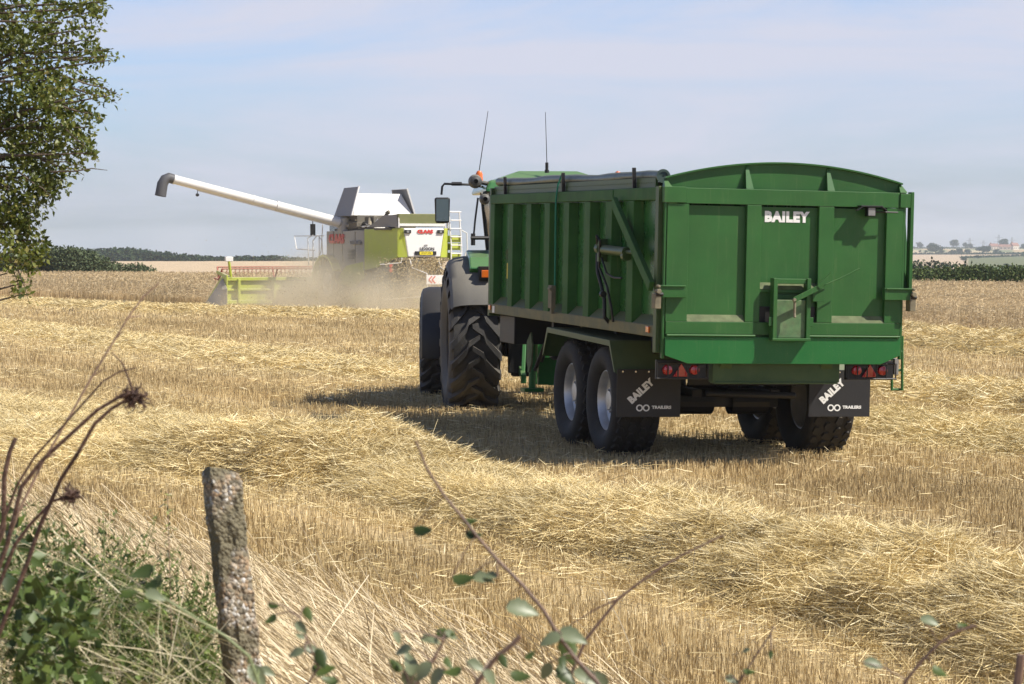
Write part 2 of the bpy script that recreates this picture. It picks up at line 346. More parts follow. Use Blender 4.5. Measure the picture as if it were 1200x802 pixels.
# straw rows left by the combine: centre line, half width, height
ROWS = [
    dict(joined=1, p=[(6.6, 6.0), (4.3, 10.2), (2.85, 13.4), (1.25, 17.0), (-.1, 19.8), (-.85, 21.4)], w=[.95, .95, .9, .85, .9, 1.0], h=[.30, .34, .40, .32, .23, .22], n=210000, wd=.0036, ln=(.08, .30), lab='deep loose straw row winding across the near stubble'),
    dict(joined=1, p=[(-.7, 21.6), (-1.7, 22.6), (-3.4, 24.9), (-6.2, 28.6), (-10, 34)], w=[.95, 1.3, 1.9, 2.7, 2.8], h=[.22, .52, .22, .15, .12], n=190000, wd=.0046, ln=(.10, .32), lab='humped straw row behind the left grass bank'),
    dict(p=[(-1.0, 38.5), (-6, 49), (-13.5, 64), (-22, 80)], w=[1.2, 1.4, 1.6, 1.7], h=[.16, .17, .16, .15], n=75000, wd=.0085, ln=(.12, .36), lab='flat straw row crossing the left middle of the field'),
    dict(p=[(4, 64.5), (-3.2, 74.5), (-8.4, 79.5), (-13, 84), (-22, 98)], w=[1.3, 1.3, 1.3, 1.3, 1.3], h=[.2, .2, .2, .2, .2], n=55000, wd=.013, ln=(.16, .4), lab='far straw row lying below the cutting header'),
    dict(p=[(-2.3, 81), (2.2, 74), (7.4, 64), (10.8, 55), (14.0, 46), (19, 36)], w=[1.0, 1.3, 1.5, 1.6, 1.6, 1.4], h=[.2, .3, .42, .42, .4, .3], n=70000, wd=.010, ln=(.16, .4), lab='straw row beside the standing wheat right of the trailer'),
    dict(p=[(-.5, 55), (2.8, 47), (5.6, 40), (7.3, 35), (9, 30), (12.5, 21)], w=[1.3, 1.3, 1.3, 1.3, 1.2, 1.2], h=[.2, .22, .24, .24, .22, .2], n=100000, wd=.0075, ln=(.12, .36), lab='straw row in the stubble behind the trailer ladder'),
    dict(p=[(4.6, 32), (5.7, 28), (7.1, 23.5), (8.6, 19), (11, 13)], w=[1.0, 1.1, 1.1, 1.1, 1.1], h=[.12, .16, .18, .18, .18], n=100000, wd=.0055, ln=(.12, .34), lab='thin straw row passing closest to the right of the trailer wheels'),
]
def row_dist(x, y, p):
    """nearest distance to polyline, arclength position, and signed side"""
    p = np.array(p, float); best = np.full(np.shape(x), 1e9); tt = np.zeros(np.shape(x)); s0 = 0; tot = []
    for i in range(len(p) - 1):
        a, b = p[i], p[i + 1]; ab = b - a; L2 = (ab ** 2).sum()
        t = np.clip(((x - a[0]) * ab[0] + (y - a[1]) * ab[1]) / L2, 0, 1)
        dd = np.hypot(x - a[0] - t * ab[0], y - a[1] - t * ab[1]); k = dd < best
        best = np.where(k, dd, best); tt = np.where(k, i + t, tt)
    return best, tt
def row_height(x, y, r):
    d, t = row_dist(x, y, r['p']); wv = np.interp(t, range(len(r['w'])), r['w']); hv = np.interp(t, range(len(r['h'])), r['h'])
    wob = .75 + .5 * fnoise(x * 1.1 + 3, y * 1.1 + 8)
    q = d / (wv * wob)
    e = 1.0 if r.get('joined') else smooth01(0, .3, t) * smooth01(0, .3, len(r['p']) - 1 - t)
    return e * hv * np.clip(1 - q ** 2.4, 0, 1) ** .9 * (.45 + 1.1 * fnoise(x * 1.6, y * 1.6)), q
def all_rows(x, y):
    h = np.zeros(np.shape(x)); 
    for r in ROWS: h = np.maximum(h, row_height(x, y, r)[0])
    return h
M_MAT = mat('straw bed', (.46, .34, .14), rough=.9, var=.45, vscale=9, bump=1, bscale=22, spec=.2)  # darker than the stalks: shadow among the straw put into the bed colour
for r in ROWS:
    p = np.array(r['p'], float); seg = np.hypot(*np.diff(p, axis=0).T); tot = seg.sum(); cs = np.concatenate([[0], np.cumsum(seg)])
    nl = int(tot / .18 * (1 if p[:, 1].min() < 30 else .4)); s = np.linspace(0, tot, nl)
    cx = np.interp(s, cs, p[:, 0]); cyy = np.interp(s, cs, p[:, 1]); tx = np.gradient(cx, s); ty = np.gradient(cyy, s); ll = np.hypot(tx, ty); tx /= ll; ty /= ll
    k = np.ones(7) / 7
    if nl > 20: tx = np.convolve(np.pad(tx, 3, 'edge'), k, 'valid'); ty = np.convolve(np.pad(ty, 3, 'edge'), k, 'valid')
    wv = np.interp(s, cs, r['w']); u = np.linspace(-1.25, 1.25, 25)
    X = cx[:, None] + ty[:, None] * u * wv[:, None]; Y = cyy[:, None] - tx[:, None] * u * wv[:, None]
    H, q = row_height(X, Y, r); Z = ground_z(X, Y) + H * .92 - .03 * (u ** 2)[None]
    V0 = np.stack([X, Y, Z], -1).reshape(-1, 3); na = len(u)
    i, j = np.meshgrid(np.arange(nl - 1), np.arange(na - 1), indexing='ij')
    Q0 = np.stack([i * na + j, i * na + j + 1, (i + 1) * na + j + 1, (i + 1) * na + j], -1).reshape(-1, 4)
    n = r['n']; si = RNG.uniform(0, tot, n); uu = np.clip(RNG.normal(0, .62, n), -1.5, 1.5)
    bx = np.interp(si, cs, p[:, 0]); by = np.interp(si, cs, p[:, 1]); bw = np.interp(si, cs, r['w'])
    txi = np.interp(si, s, tx); tyi = np.interp(si, s, ty)
    x = bx + tyi * uu * bw + RNG.normal(0, .05, n); y = by - txi * uu * bw + RNG.normal(0, .05, n)
    h, q = row_height(x, y, r)
    keep = (h > .012) | (RNG.random(n) < .5); x, y, h, uu = x[keep], y[keep], h[keep], uu[keep]; n = len(x)
    z = ground_z(x, y) + h * .93 + RNG.uniform(.0, .05, n) + .02
    ang = RNG.normal(0, 1.25, n) + np.arctan2(ty.mean(), tx.mean()) + (fnoise(x * .7, y * .7) - .5) * 4
    el = RNG.normal(0.04, .22, n)
    D = np.stack([np.cos(ang) * np.cos(el), np.sin(ang) * np.cos(el), np.sin(el)], -1)
    ln = RNG.uniform(*r['ln'], n); wd = r['wd'] * RNG.uniform(.6, 1.5, n)
    bend = np.stack([RNG.normal(0, .055, n), RNG.normal(0, .055, n), RNG.normal(-.015, .045, n)], -1)
    P = np.stack([x, y, z], -1) - D * (ln / 2)[:, None]
    V, Q = blades2(P, D, ln, wd, bend)
    rn = np.repeat(np.clip(RNG.beta(3, 2.4, n), 0, 1), 6)
    VV = np.concatenate([V0, V]); QQ = np.concatenate([Q0, Q + len(V0)])
    mi = np.concatenate([np.ones(len(Q0)), np.zeros(len(Q))])
    o = npmesh('straw_row', VV, QQ, [M_STRAW, M_MAT], mi=mi, rnd=np.concatenate([np.full(len(V0), .3), rn]))
    tag(o, r['lab'], 'straw', group='straw rows on the stubble', kind='stuff')

# stubble
Vs, Qs, Rs = [], [], []; off = 0
HD = R(27)  # drill rows run this far left of straight ahead
for (d0, d1, n, wd, hh) in ((8.5, 16, 95000, .0045, .10), (16, 26, 125000, .0055, .10), (26, 42, 170000, .006, .10), (42, 75, 190000, .009, .11), (75, 135, 150000, .016, .12)):
    x, y = wedge(n, d0, d1); n = len(x)
    # snap onto drill rows
    c = x * math.cos(HD) + y * math.sin(HD); a = -x * math.sin(HD) + y * math.cos(HD)
    sp = .15 if d1 < 30 else .2
    c = np.round(c / sp) * sp + RNG.normal(0, .022, n)
    x = c * math.cos(HD) - a * math.sin(HD); y = c * math.sin(HD) + a * math.cos(HD)
    h = all_rows(x, y)
    edge = verge(x)
    k = (h < .06) & ~in_poly(x, y, CROP) & (y > edge - .6 + RNG.normal(0, .3, n))
    # wheel tracks flatten it
    trk = (np.abs((c + 4.5) % 4.5 - 1.0) < .22) | (np.abs((c + 4.5) % 4.5 - 2.9) < .22)
    k &= ~(trk & (RNG.random(n) < .7))
    band = vnoise(c * 1.1 + 40, a * .03 + 5)
    x, y, band = x[k], y[k], band[k]; n = len(x)
    lean = RNG.normal(0, .12, (n, 2)); D = norm(np.stack([lean[:, 0], lean[:, 1], np.ones(n)], -1))
    ln = hh * RNG.uniform(.55, 1.25, n) * (.8 + .4 * fnoise(x * .6, y * .6))
    V, Q = blades1(np.stack([x, y, ground_z(x, y) - .005], -1), D, ln, wd * RNG.uniform(.6, 1.5, n))
    Vs.append(V); Qs.append(Q + off); off += len(V); Rs.append(np.repeat(np.clip(RNG.beta(2.6, 2.2, n) * .8 + .25 * (fnoise(x * .35, y * .35) - .3) + .34 * (band - .5), 0, 1), 4))
o = npmesh('stubble', np.concatenate(Vs), np.concatenate(Qs), M_STUB, rnd=np.concatenate(Rs))
tag(o, 'short cut wheat stubble standing in drilled rows over the field', 'stubble', kind='stuff')

# loose litter over the stubble
Vs, Qs, Rs = [], [], []; off = 0
for (d0, d1, n, wd) in ((9, 18, 17000, .0040), (18, 32, 30000, .0055), (32, 55, 45000, .007), (55, 110, 45000, .012)):
    x, y = wedge(n, d0, d1); n = len(x); c_ = x * math.cos(HD) + y * math.sin(HD); a_ = -x * math.sin(HD) + y * math.cos(HD); pch = .6 * fnoise(c_ * .55 + 20, a_ * .07 + 3) + .4 * fnoise(x * .5, y * .5)
    hr = all_rows(x, y)
    near = np.zeros(n)
    k = (RNG.random(n) < smooth01(.42, .66, pch) + .10) & ~in_poly(x, y, CROP)
    x, y, hr = x[k], y[k], hr[k]; n = len(x)
    ang = RNG.uniform(0, 2 * PI, n); el = RNG.normal(0, .15, n)
    D = np.stack([np.cos(ang) * np.cos(el), np.sin(ang) * np.cos(el), np.sin(el)], -1); ln = RNG.uniform(.05, .2, n)
    z = ground_z(x, y) + hr + RNG.uniform(.01, .10, n)
    V, Q = blades2(np.stack([x, y, z], -1), D, ln, wd * RNG.uniform(.6, 1.4, n), RNG.normal(0, .015, (n, 3)))
    Vs.append(V); Qs.append(Q + off); off += len(V); Rs.append(np.repeat(RNG.beta(3, 2, n), 6))
o = npmesh('loose_straw', np.concatenate(Vs), np.concatenate(Qs), M_STRAW, rnd=np.concatenate(Rs))
tag(o, 'scattered loose straw lying between the stubble rows', 'straw', kind='stuff')

# standing wheat
def build_crop():
    Vs, Qs, Rs, Ms = [], [], [], []; off = 0
    # filled body: dense stalks seen as one mass just below the ears
    gx = np.arange(-75, 60.1, 1.0); gy = np.arange(33, 201, 1.0)
    X, Y = np.meshgrid(gx, gy, indexing='ij'); ins = in_poly(X.ravel(), Y.ravel(), CROP).reshape(X.shape)
    Zt = ground_z(X, Y) + .58 + .1 * (fnoise(X * .3, Y * .3) - .5); Zb = ground_z(X, Y) - .02
    nx, ny = X.shape
    top = np.stack([X, Y, Zt], -1).reshape(-1, 3); 
    ins2 = ins.copy(); ins2 &= (row_dist(X, Y, CROP[:10])[0] > 2.0); ins2[1:-1, 1:-1] &= ins[2:, 1:-1] & ins[:-2, 1:-1] & ins[1:-1, 2:] & ins[1:-1, :-2]
    i, j = np.nonzero(ins2[:-1, :-1] & ins2[1:, :-1] & ins2[:-1, 1:] & ins2[1:, 1:])
    Q = np.stack([i * ny + j, (i + 1) * ny + j, (i + 1) * ny + j + 1, i * ny + j + 1], -1)
    Vs.append(top); Qs.append(Q); Rs.append(np.full(len(top), .25)); off += len(top)
    for (d0, d1, n, wd) in ((40, 75, 150000, .012), (75, 100, 170000, .018), (100, 160, 170000, .030), (0, 0, 60000, .014)):
        if d1: x, y = wedge(n, d0, d1, .08)
        else:            # thick stand along the cut edges
            e = RNG.choice([1, 2, 3, 4, 5, 6, 7, 8], n, p=[.14, .22, .12, .16, .16, .08, .06, .06]); t_ = RNG.random(n); x = CROP[e, 0] * (1 - t_) + CROP[e + 1, 0] * t_ + RNG.normal(0, 1.0, n); y = CROP[e, 1] * (1 - t_) + CROP[e + 1, 1] * t_ + RNG.normal(0, .9, n)
        k = in_poly(x, y, CROP); x, y = x[k], y[k]; n = len(x)
        ln = RNG.normal(.74, .06, n) + .12 * (fnoise(x * .25, y * .25) - .5); lean = RNG.normal(0, .08, (n, 2)) + [.04, 0]
        ed = row_dist(x, y, CROP[:10])[0]; ln = ln * (.5 + .5 * smooth01(0, 2.2, ed + RNG.normal(0, .2, n)))
        D = norm(np.stack([lean[:, 0], lean[:, 1], np.ones(n)], -1))
        P = np.stack([x, y, ground_z(x, y)], -1)
        V, Q = blades1(P, D, ln, wd * RNG.uniform(.6, 1.4, n)); Vs.append(V); Qs.append(Q + off); off += len(V); Rs.append(np.repeat(RNG.beta(2.2, 2.6, n), 4) + np.tile([.02, .02, .15, .15], n))
        # ears
        m = n // 2; T = (P + D * ln[:, None])[:m]; dr = norm(np.stack([RNG.normal(.6, .5, m), RNG.normal(0, .6, m), RNG.uniform(-.4, .8, m)], -1))
        V, Q = blades1(T - dr * .01, dr, RNG.uniform(.07, .12, m), wd * RNG.uniform(.9, 1.4, m)); Vs.append(V); Qs.append(Q + off); off += len(V); Rs.append(np.repeat(RNG.beta(3, 2, m) * .8 + .2, 4))
    o = npmesh('wheat_crop', np.concatenate(Vs), np.concatenate(Qs), M_WHEAT, rnd=np.clip(np.concatenate(Rs), 0, 1))
    tag(o, 'uncut ripe wheat standing beyond the stubble', 'wheat', kind='stuff')
build_crop()
# ------------------------------------------------------------------ paints
M_GREEN = mat('green paint', (.024, .105, .024), rough=.38, var=.14, vscale=2.5, dust=.08, dcol=(.18, .22, .10), spec=.3, streak=.5, bump=.05, bscale=4)
M_GREENB = mat('clean green paint', (.010, .125, .028), rough=.32, spec=.35, dust=.03, streak=.25, var=.06, vscale=3)
M_GDUST = mat('dusty green paint', (.034, .082, .026), rough=.36, var=.15, vscale=3, dust=.20, dcol=(.24, .21, .10), spec=.25)
M_GRAIL = mat('green rail paint with tan reflection', (.05, .075, .03), rough=.45, var=.2, vscale=3, dust=.75, dcol=(.34, .27, .13), spec=.3)  # tan reflection of the straw ground put into the dusty rail colour
M_GSIDE = mat('side green paint', (.026, .125, .028), rough=.26, var=.16, vscale=3, dust=.05, dcol=(.20, .19, .08), spec=.32, streak=.6, bump=.05, bscale=3)
M_GRIB = mat('side rib green paint', (.034, .115, .030), rough=.5, var=.2, vscale=3, dust=.06, dcol=(.22, .20, .09), spec=.06, streak=.6)
M_LEDGE = mat('dusty ledge', (.12, .145, .07), rough=.9, var=.25, vscale=14)
M_BLACK = mat('black paint', (.007, .007, .008), rough=.5, dust=.035, dcol=(.15, .12, .08))
M_RUB = mat('tyre rubber', (.011, .0105, .010), rough=.75, dust=.10, dcol=(.17, .14, .10), bump=.25, bscale=90, var=.2, dscale=9)
M_RUBD = mat('dark rubber flap', (.012, .012, .014), rough=.5, dust=.05, dcol=(.2, .18, .14), bump=.1, bscale=40)
M_STEEL = mat('silver wheel paint', (.58, .59, .60), rough=.38, metal=.6, var=.12, vscale=12, dust=.15)
M_CHROME = mat('bright steel', (.7, .7, .7), rough=.2, metal=1)
M_WHITE = mat('white paint', (.78, .78, .76), rough=.4, dust=.12, dcol=(.5, .44, .33))
M_LET = mat('white lettering', (.8, .8, .78), rough=.5)
M_RED = mat('red lens', (.45, .012, .012), rough=.15, coat=1)
M_ORANGE = mat('orange lens', (.75, .16, .02), rough=.2, coat=1)
M_SHEET = mat('rolled pvc sheet', (.045, .08, .072), rough=.35, var=.25, vscale=6, dust=.1, bump=.3, bscale=14)
M_STRAP = mat('green webbing', (.02, .22, .13), rough=.7)
M_YEL = mat('yellow sticker', (.72, .55, .04), rough=.5)
M_CLEAR = mat('lamp glass', (.22, .22, .22), rough=.1, spec=.8)
M_DUSTY = mat('dusty metal', (.16, .14, .09), rough=.7, var=.3, vscale=10, dust=.3)
M_SCUFF = mat('scuffed green paint', (.055, .14, .05), rough=.5, var=.35, vscale=14, dust=.38, dcol=(.25, .27, .15), dscale=12)

def tyre(parent, c, r, w, rim, style, name='tyre', mats=None):
    """lathe body plus real tread lugs; axis along local x, centre c"""
    b = MB(); h = w / 2
    tr = r - (.062 if style == 'ag' else .030)
    prof = [(-h * .62, rim), (-h * .80, rim + .02), (-h * .97, rim + (tr - rim) * .35), (-h * 1.0, rim + (tr - rim) * .6), (-h * .95, tr - (tr - rim) * .16), (-h * .84, tr - .012), (-h * .5, tr + .004), (0, tr + .006), (h * .5, tr + .004), (h * .84, tr - .012), (h * .95, tr - (tr - rim) * .16), (h * 1.0, rim + (tr - rim) * .6), (h * .97, rim + (tr - rim) * .35), (h * .80, rim + .02), (h * .62, rim)]
    b.lathe(prof, c, n=72)
    def P(x, th, rad): return (c[0] + x, c[1] + rad * math.sin(th), c[2] + rad * math.cos(th))
    if style == 'ag':
        n = 21
        for s in (-1, 1):
            for k in range(n):
                t0 = 2 * PI * (k + (.5 if s > 0 else 0)) / n
                xs = [-.05 * s, .10 * s * 1.0, h * .38 * s, h * .70 * s, h * .93 * s, h * 1.0 * s]
                tt = [0, .10, .20, .33, .42, .45]; hw = [.032, .04, .042, .048, .052, .05]
                rr = [r, r + .004, r + .002, r - .004, r - .022, r - .075]; rb = [tr - .01] * 4 + [tr - .05, tr - .12]
                for i in range(5):
                    q = []
                    for j in (i, i + 1):
                        th = t0 - tt[j]; a = hw[j] / r
                        q.append((P(xs[j], th - a * 1.25, rb[j]), P(xs[j], th + a * 1.25, rb[j]), P(xs[j], th + a, rr[j]), P(xs[j], th - a, rr[j])))
                    A, B = q
                    b.add([*A, *B], [(0, 1, 2, 3), (7, 6, 5, 4), (0, 4, 5, 1), (1, 5, 6, 2), (2, 6, 7, 3), (3, 7, 4, 0)])
    else:
        rnd = random.Random(5); cols = 4; n = 30
        for j in range(cols):
            xc = (-1 + 2 * (j + .5) / cols) * h * .93; cw = h * .93 / cols
            for k in range(n):
                t0 = 2 * PI * (k + .5 * (j % 2)) / n; a = PI / n
                rt = r - (.014 if j in (0, cols - 1) else 0)
                pts = [(-.80, -.35), (-.25, -.86), (.55, -.80), (.86, -.05), (.45, .82), (-.35, .86)]
                if j % 2: pts = [(-x, y) for x, y in pts][::-1]
                jit = [(x + rnd.uniform(-.06, .06), y + rnd.uniform(-.06, .06)) for x, y in pts]
                m = len(jit)
                v = [P(xc + x * cw * .98, t0 + y * a * .96, tr - .01) for x, y in jit] + [P(xc + x * cw * .82, t0 + y * a * .80, rt) for x, y in jit]
                b.add(v, [tuple(range(m))[::-1], tuple(range(m, 2 * m))] + [(i, (i + 1) % m, m + (i + 1) % m, m + i) for i in range(m)])
    o = b.build(name, mats or M_RUB, parent, smooth=True); return o

def rim_mesh(parent, c, r, w, side, m, dish=.12, name='rim'):
    """steel disc wheel whose outer face looks toward side (-1 left, +1 right)"""
    b = MB(); h = w / 2 * side
    b.lathe([(h * .70, r + .02), (h * .72, r - .005), (h * .62, r - .03), (h * .40, r - .045), (h * .36, r * .80), (h * .30, r * .72), (h * .32, r * .55), (h * .45, r * .47), (h * .46, r * .33), (h * .62, r * .31), (h * .64, r * .10), (h * .64, .001)], c, n=40)
    b.lathe([(-h * .62, r + .02), (-h * .6, r - .02), (h * .4, r - .045)], c, n=40)
    for k in range(10):
        t = 2 * PI * k / 10; p = Vector((c[0], c[1] + r * .40 * math.sin(t), c[2] + r * .40 * math.cos(t)))
        b.tube([p + Vector((h * .44, 0, 0)), p + Vector((h * .44 + .035 * side, 0, 0))], .014, n=6)
    return b.build(name, m, parent, smooth=True)

# ------------------------------------------------------------------ trailer
TX, TY = 2.66, 23.84; THD = R(14.9)
T = empty('grain_trailer', (TX, TY, gz(TX, TY)), (R(.63), R(.95), THD)); T.scale = (1.04, 1, 1)
tag(T, 'large green high sided grain trailer seen from its rear corner', 'trailer')
ZB, ZT = 1.35, 2.82; HWD = 1.25; LEN = 6.70

# side panels: sheet, ribs, rails, sloped dusty foot
def side_panel(s):
    b = MB(); X = lambda d: s * (HWD - d)      # d = depth in from the outer face
    def bx(d0, d1, y0, y1, z0, z1): b.box(min(X(d0), X(d1)), max(X(d0), X(d1)), y0, y1, z0, z1)
    bx(.10, .125, .10, LEN, ZB + .05, ZT - .03)
    b.mi = 3
    bx(0, .11, .10, 1.55, ZT - .125, ZT); bx(-.006, .11, 1.552, LEN, ZT - .118, ZT - .004)   # top rail in two lengths
    for y in (5.60, 4.78, 3.98, 3.19, 2.38, 1.59, .845):
        b.prism([(X(0), y), (X(.10), y - .03), (X(.10), y + .25), (X(0), y + .21)], ZB + .1, ZT - .127, axis='z')
    bx(0, .10, 6.50, LEN, ZB + .1, ZT - .12)
    b.mi = 1
    bx(-.004, .12, .10, LEN, ZB - .01, ZB + .105)
    b.mi = 2
    ys = [(.12, .82)] + [(y + .245, yn - .03) for y, yn in ((.845, 1.59), (1.59, 2.38), (2.38, 3.19), (3.19, 3.98), (3.98, 4.78), (4.78, 5.60), (5.60, 6.52))]
    for y0, y1 in ys:   # 45 degree foot that sheds grain dust
        b.prism([(X(.004), ZB + .106), (X(.10), ZB + .106), (X(.10), ZB + .20)], y0, y1, axis='y')
    return b.build('side_panel', [M_GSIDE, M_GRAIL, M_GDUST, M_GRIB], T, bevel=.006)
side_panel(-1); side_panel(1)
b = MB(); b.box(-HWD + .12, HWD - .12, .1, LEN, ZB - .02, ZB + .03); b.build('floor', M_GDUST, T)
b = MB(); b.box(-HWD + .005, HWD - .005, LEN + .002, LEN + .08, ZB - .05, ZT + .08)
for x in (-.8, -.27, .27, .8): b.box(x - .05, x + .05, LEN + .08, LEN + .15, ZB, ZT)
b.build('headboard', M_GDUST, T, bevel=.006)
b = MB()   # rear corner posts the tailgate hangs on
for s in (-1, 1):
    x0, x1 = sorted((s * (HWD + .015), s * (HWD - .055))); b.box(x0, x1, 0, .10, ZB - .16 if s < 0 else 1.75, ZT + .01)
    o = b.build('corner_post', M_GDUST if s < 0 else M_GREEN, T, bevel=.005); b = MB()

# tailgate
tg = MB(); yb = -.02
def tb(x0, x1, z0, z1, y0=-.09, y1=0.0): tg.box(x0, x1, y0 + yb, y1 + yb, z0, z1)
ZL = 1.505
tb(-1.19, 1.19, ZB, ZT - .17, -.012, .02)                      # back sheet
tb(-1.02, 1.16, ZT - .155, ZT - .002, -.062)                    # top beam
tb(-1.24, -1.022, ZT - .15, ZT + .006, -.075); tb(1.162, 1.27, ZT - .15, ZT - .01, -.075)
tb(-1.20, -.985, ZL, ZT - .157, -.058); tb(1.03, 1.20, ZL, ZT - .157, -.058)
tb(-.403, -.257, ZL, ZT - .157, -.060); tb(.33, .485, ZL, ZT - .157, -.060)
tb(-1.195, 1.195, ZB + .03, ZL - .002, -.060)                   # bottom beam
tg.tube([(-1.19, -.078 + yb, ZB + .018), (-.3, -.078 + yb, ZB + .018)], .012, n=8); tg.tube([(.24, -.078 + yb, ZB + .018), (1.19, -.078 + yb, ZB + .018)], .012, n=8)
tg.box(-1.225, -1.202, -.05 + yb, .0 + yb, 1.14, ZT - .155); tg.box(1.202, 1.225, -.05 + yb, .0 + yb, 1.14, ZT - .155)
tb(-.2565, .3295, 1.80, 1.83, -.052)                             # cross rail behind the hatch
tb(-.12, .2, 1.70, 1.778, -.042)
tg.mi = 1
for x0, x1 in ((-.984, -.404), (.486, 1.029)):
    tg.prism([(-.012 + yb, ZL + .07), (-.057 + yb, ZL - .001), (-.012 + yb, ZL - .001)], x0, x1, axis='x')
tg.prism([(-.012 + yb, 1.90), (-.057 + yb, 1.832), (-.012 + yb, 1.832)], -.256, .329, axis='x')
tg.mi = 3
tb(-.256, .329, ZL, 1.66, -.02, -.0125)                         # black sheet in place of an opening behind the hatch
tg.mi = 2
tg.add([(-1.2, -.07 + yb, ZB + .004), (1.2, -.07 + yb, ZB + .004), (1.2, -.07 + yb, 1.18), (1.0, -.07 + yb, 1.09), (-.97, -.07 + yb, 1.09), (-1.2, -.07 + yb, 1.17),
        (-1.2, -.05 + yb, ZB + .004), (1.2, -.05 + yb, ZB + .004), (1.2, -.05 + yb, 1.18), (1.0, -.05 + yb, 1.09), (-.97, -.05 + yb, 1.09), (-1.2, -.05 + yb, 1.17)],
       [(0, 1, 2, 3, 4, 5), (11, 10, 9, 8, 7, 6)] + [(i, (i + 1) % 6, 6 + (i + 1) % 6, 6 + i) for i in range(6)])
TG = tg.build('tailgate', [M_GREEN, M_LEDGE, M_GREENB, M_BLACK], T, bevel=.004)

# arched top plate
b = MB(); pts = []; n = 40
for i in range(n + 1):
    x = -1.20 + 2.42 * i / n; q = (x + .0) / 1.21; pts.append((x, ZT + .10 + .175 * (1 - q * q)))
prof = pts + [(1.22, ZT - .01), (-1.20, ZT - .01)]
b.prism(prof, .03, .036, axis='y')
b.prism([(x, z + .0) for x, z in pts] + [(x, z - .016) for x, z in pts[::-1]], -.012, .029, axis='y')
for x in (-.38, .45, 1.205, -1.195):
    zt = ZT + .10 + .175 * (1 - (x / 1.21) ** 2) - .018
    b.add([(x - .012, .028, zt), (x + .012, .028, zt), (x + .045, -.06, ZT + .001), (x - .03, -.06, ZT + .001), (x - .03, .028, ZT + .001), (x + .045, .028, ZT + .001)], [(0, 1, 2, 3), (0, 3, 4), (1, 5, 2), (2, 5, 4, 3), (0, 4, 5, 1)])
b.build('top_plate', M_GREEN, TG, bevel=0)
# latches of the tailgate at the sides
for s, x0, x1, z in ((-1, -1.27, -1.02, 1.80), (1, 1.00, 1.29, 1.80)):
    b = MB(); b.box(x0, x1, -.15, -.079, z - .06, z + .06); b.box(x0 + .01, x1 - .01, -.165, -.152, z + .045, z + .062)
    xe = x0 - .03 if s < 0 else x1 + .003
    b.mi = 1; b.tube([(x0 + .02 if s < 0 else x1 - .02, -.15, z - .03), (x0 - .05 if s < 0 else x1 + .04, -.15, z - .03)], .022); b.mi = 2; b.tube([(xe, -.19, z), (xe, -.12, z)], .025); b.tube([(xe, -.19, z + .05), (xe, -.12, z + .05)], .014)
    b.box(xe - .03, xe + .03, -.16, -.05, z - .17, z - .02)
    b.build('latch', [M_GREEN, M_BLACK, M_DUSTY], TG, bevel=.004)
# grain hatch
b = MB(); y0, y1 = -.185, -.081
b.box(-.155, -.115, y0, y1, 1.34, 1.945); b.box(.185, .225, y0, y1, 1.34, 1.945); b.box(-.115, .185, y0 + .02, y1, 1.89, 1.94); b.box(-.16, .23, y0 - .01, y1, 1.325, 1.352)
b.mi = 1; b.box(-.113, .183, y0 + .03, y0 + .05, 1.354, 1.73); b.mi = 0
b.box(-.19, -.157, -.17, -.16, 1.47, 1.56); b.box(.227, .262, -.17, -.16, 1.47, 1.56)
H = b.build('hatch', [M_GREEN, M_SCUFF], TG, bevel=.004)
b = MB(); b.box(.235, .35, -.215, -.205, 1.72, 1.85); b.bar((.03, -.25, 1.735), (.30, -.25, 1.87), .02, .05, up=(0, 0, 1)); b.bar((.27, -.262, 1.86), (.405, -.262, 1.995), .014, .045)
b.tube([(.30, -.25, 1.87), (.50, -.24, 1.955), (.70, -.23, 2.055)], .007, n=6)
b.mi = 1; b.tube([(.04, -.24, 1.74), (.04, -.24, 1.60), (.04, -.25, 1.56)], .014); b.tube([(.03, -.27, 1.735), (.03, -.235, 1.735)], .017)
b.build('lever', [M_GREEN, M_DUSTY], H, bevel=.002)
# work lamp
b = MB(); b.box(.72, .95, -.18, -.083, ZT - .152, ZT - .137); b.bar((.74, -.16, ZT - .145), (.68, -.16, ZT - .19), .07, .008); b.bar((.93, -.16, ZT - .145), (.99, -.16, ZT - .19), .07, .008)
b.box(.795, .88, -.16, -.09, ZT - .245, ZT - .153); b.tube([(.88, -.15, ZT - .20), (1.12, -.14, ZT - .20)], .009, n=6)
b.mi = 1; b.box(.802, .873, -.165, -.161, ZT - .238, ZT - .16)
b.build('work_lamp', [M_BLACK, M_CLEAR], TG, bevel=.003)
# maker's name
RX = Matrix.Rotation(R(90), 4, 'X')
text('lettering', 'BAILEY', .136, M_LET, TG, Matrix.Translation((.012, -.0345, 2.548)) @ RX, bold=.009, stretch=.95, spacing=1.14)

# ram arm, cylinder, hoses, bright ram on the far side
b = MB(); b.bar((-1.30, 1.36, ZT - .13), (-1.30, .06, 1.84), .05, .11, up=(0, 0, 1)); b.build('brace_arm', M_GRIB, T, bevel=.006)
b = MB(); b.bar((1.315, .25, ZT - .1), (1.315, .06, 1.78), .05, .07); b.mi = 1; b.tube([(1.26, .06, ZT - .17), (1.265, .05, 2.05)], .016)
b.mi = 0; b.box(1.30, 1.335, -.03, .05, 1.75, ZT + .01); b.build('brace_arm', [M_GREEN, M_CHROME], T, bevel=.004)
b = MB(); b.tube([(-1.29, 1.80, 2.19), (-1.29, .92, 2.17)], .05, n=14); b.tube([(-1.29, 1.86, 2.20), (-1.29, 1.76, 2.19)], .065, n=10); b.tube([(-1.29, .98, 2.13), (-1.29, .90, 2.13)], .05, n=10)
b.tube([(-1.29, .92, 2.17), (-1.29, .70, 2.17)], .02); b.box(-1.34, -1.24, 1.72, 1.78, 2.06, 2.30)
b.build('tipping_ram', M_GDUST, T, smooth=True)
b = MB()
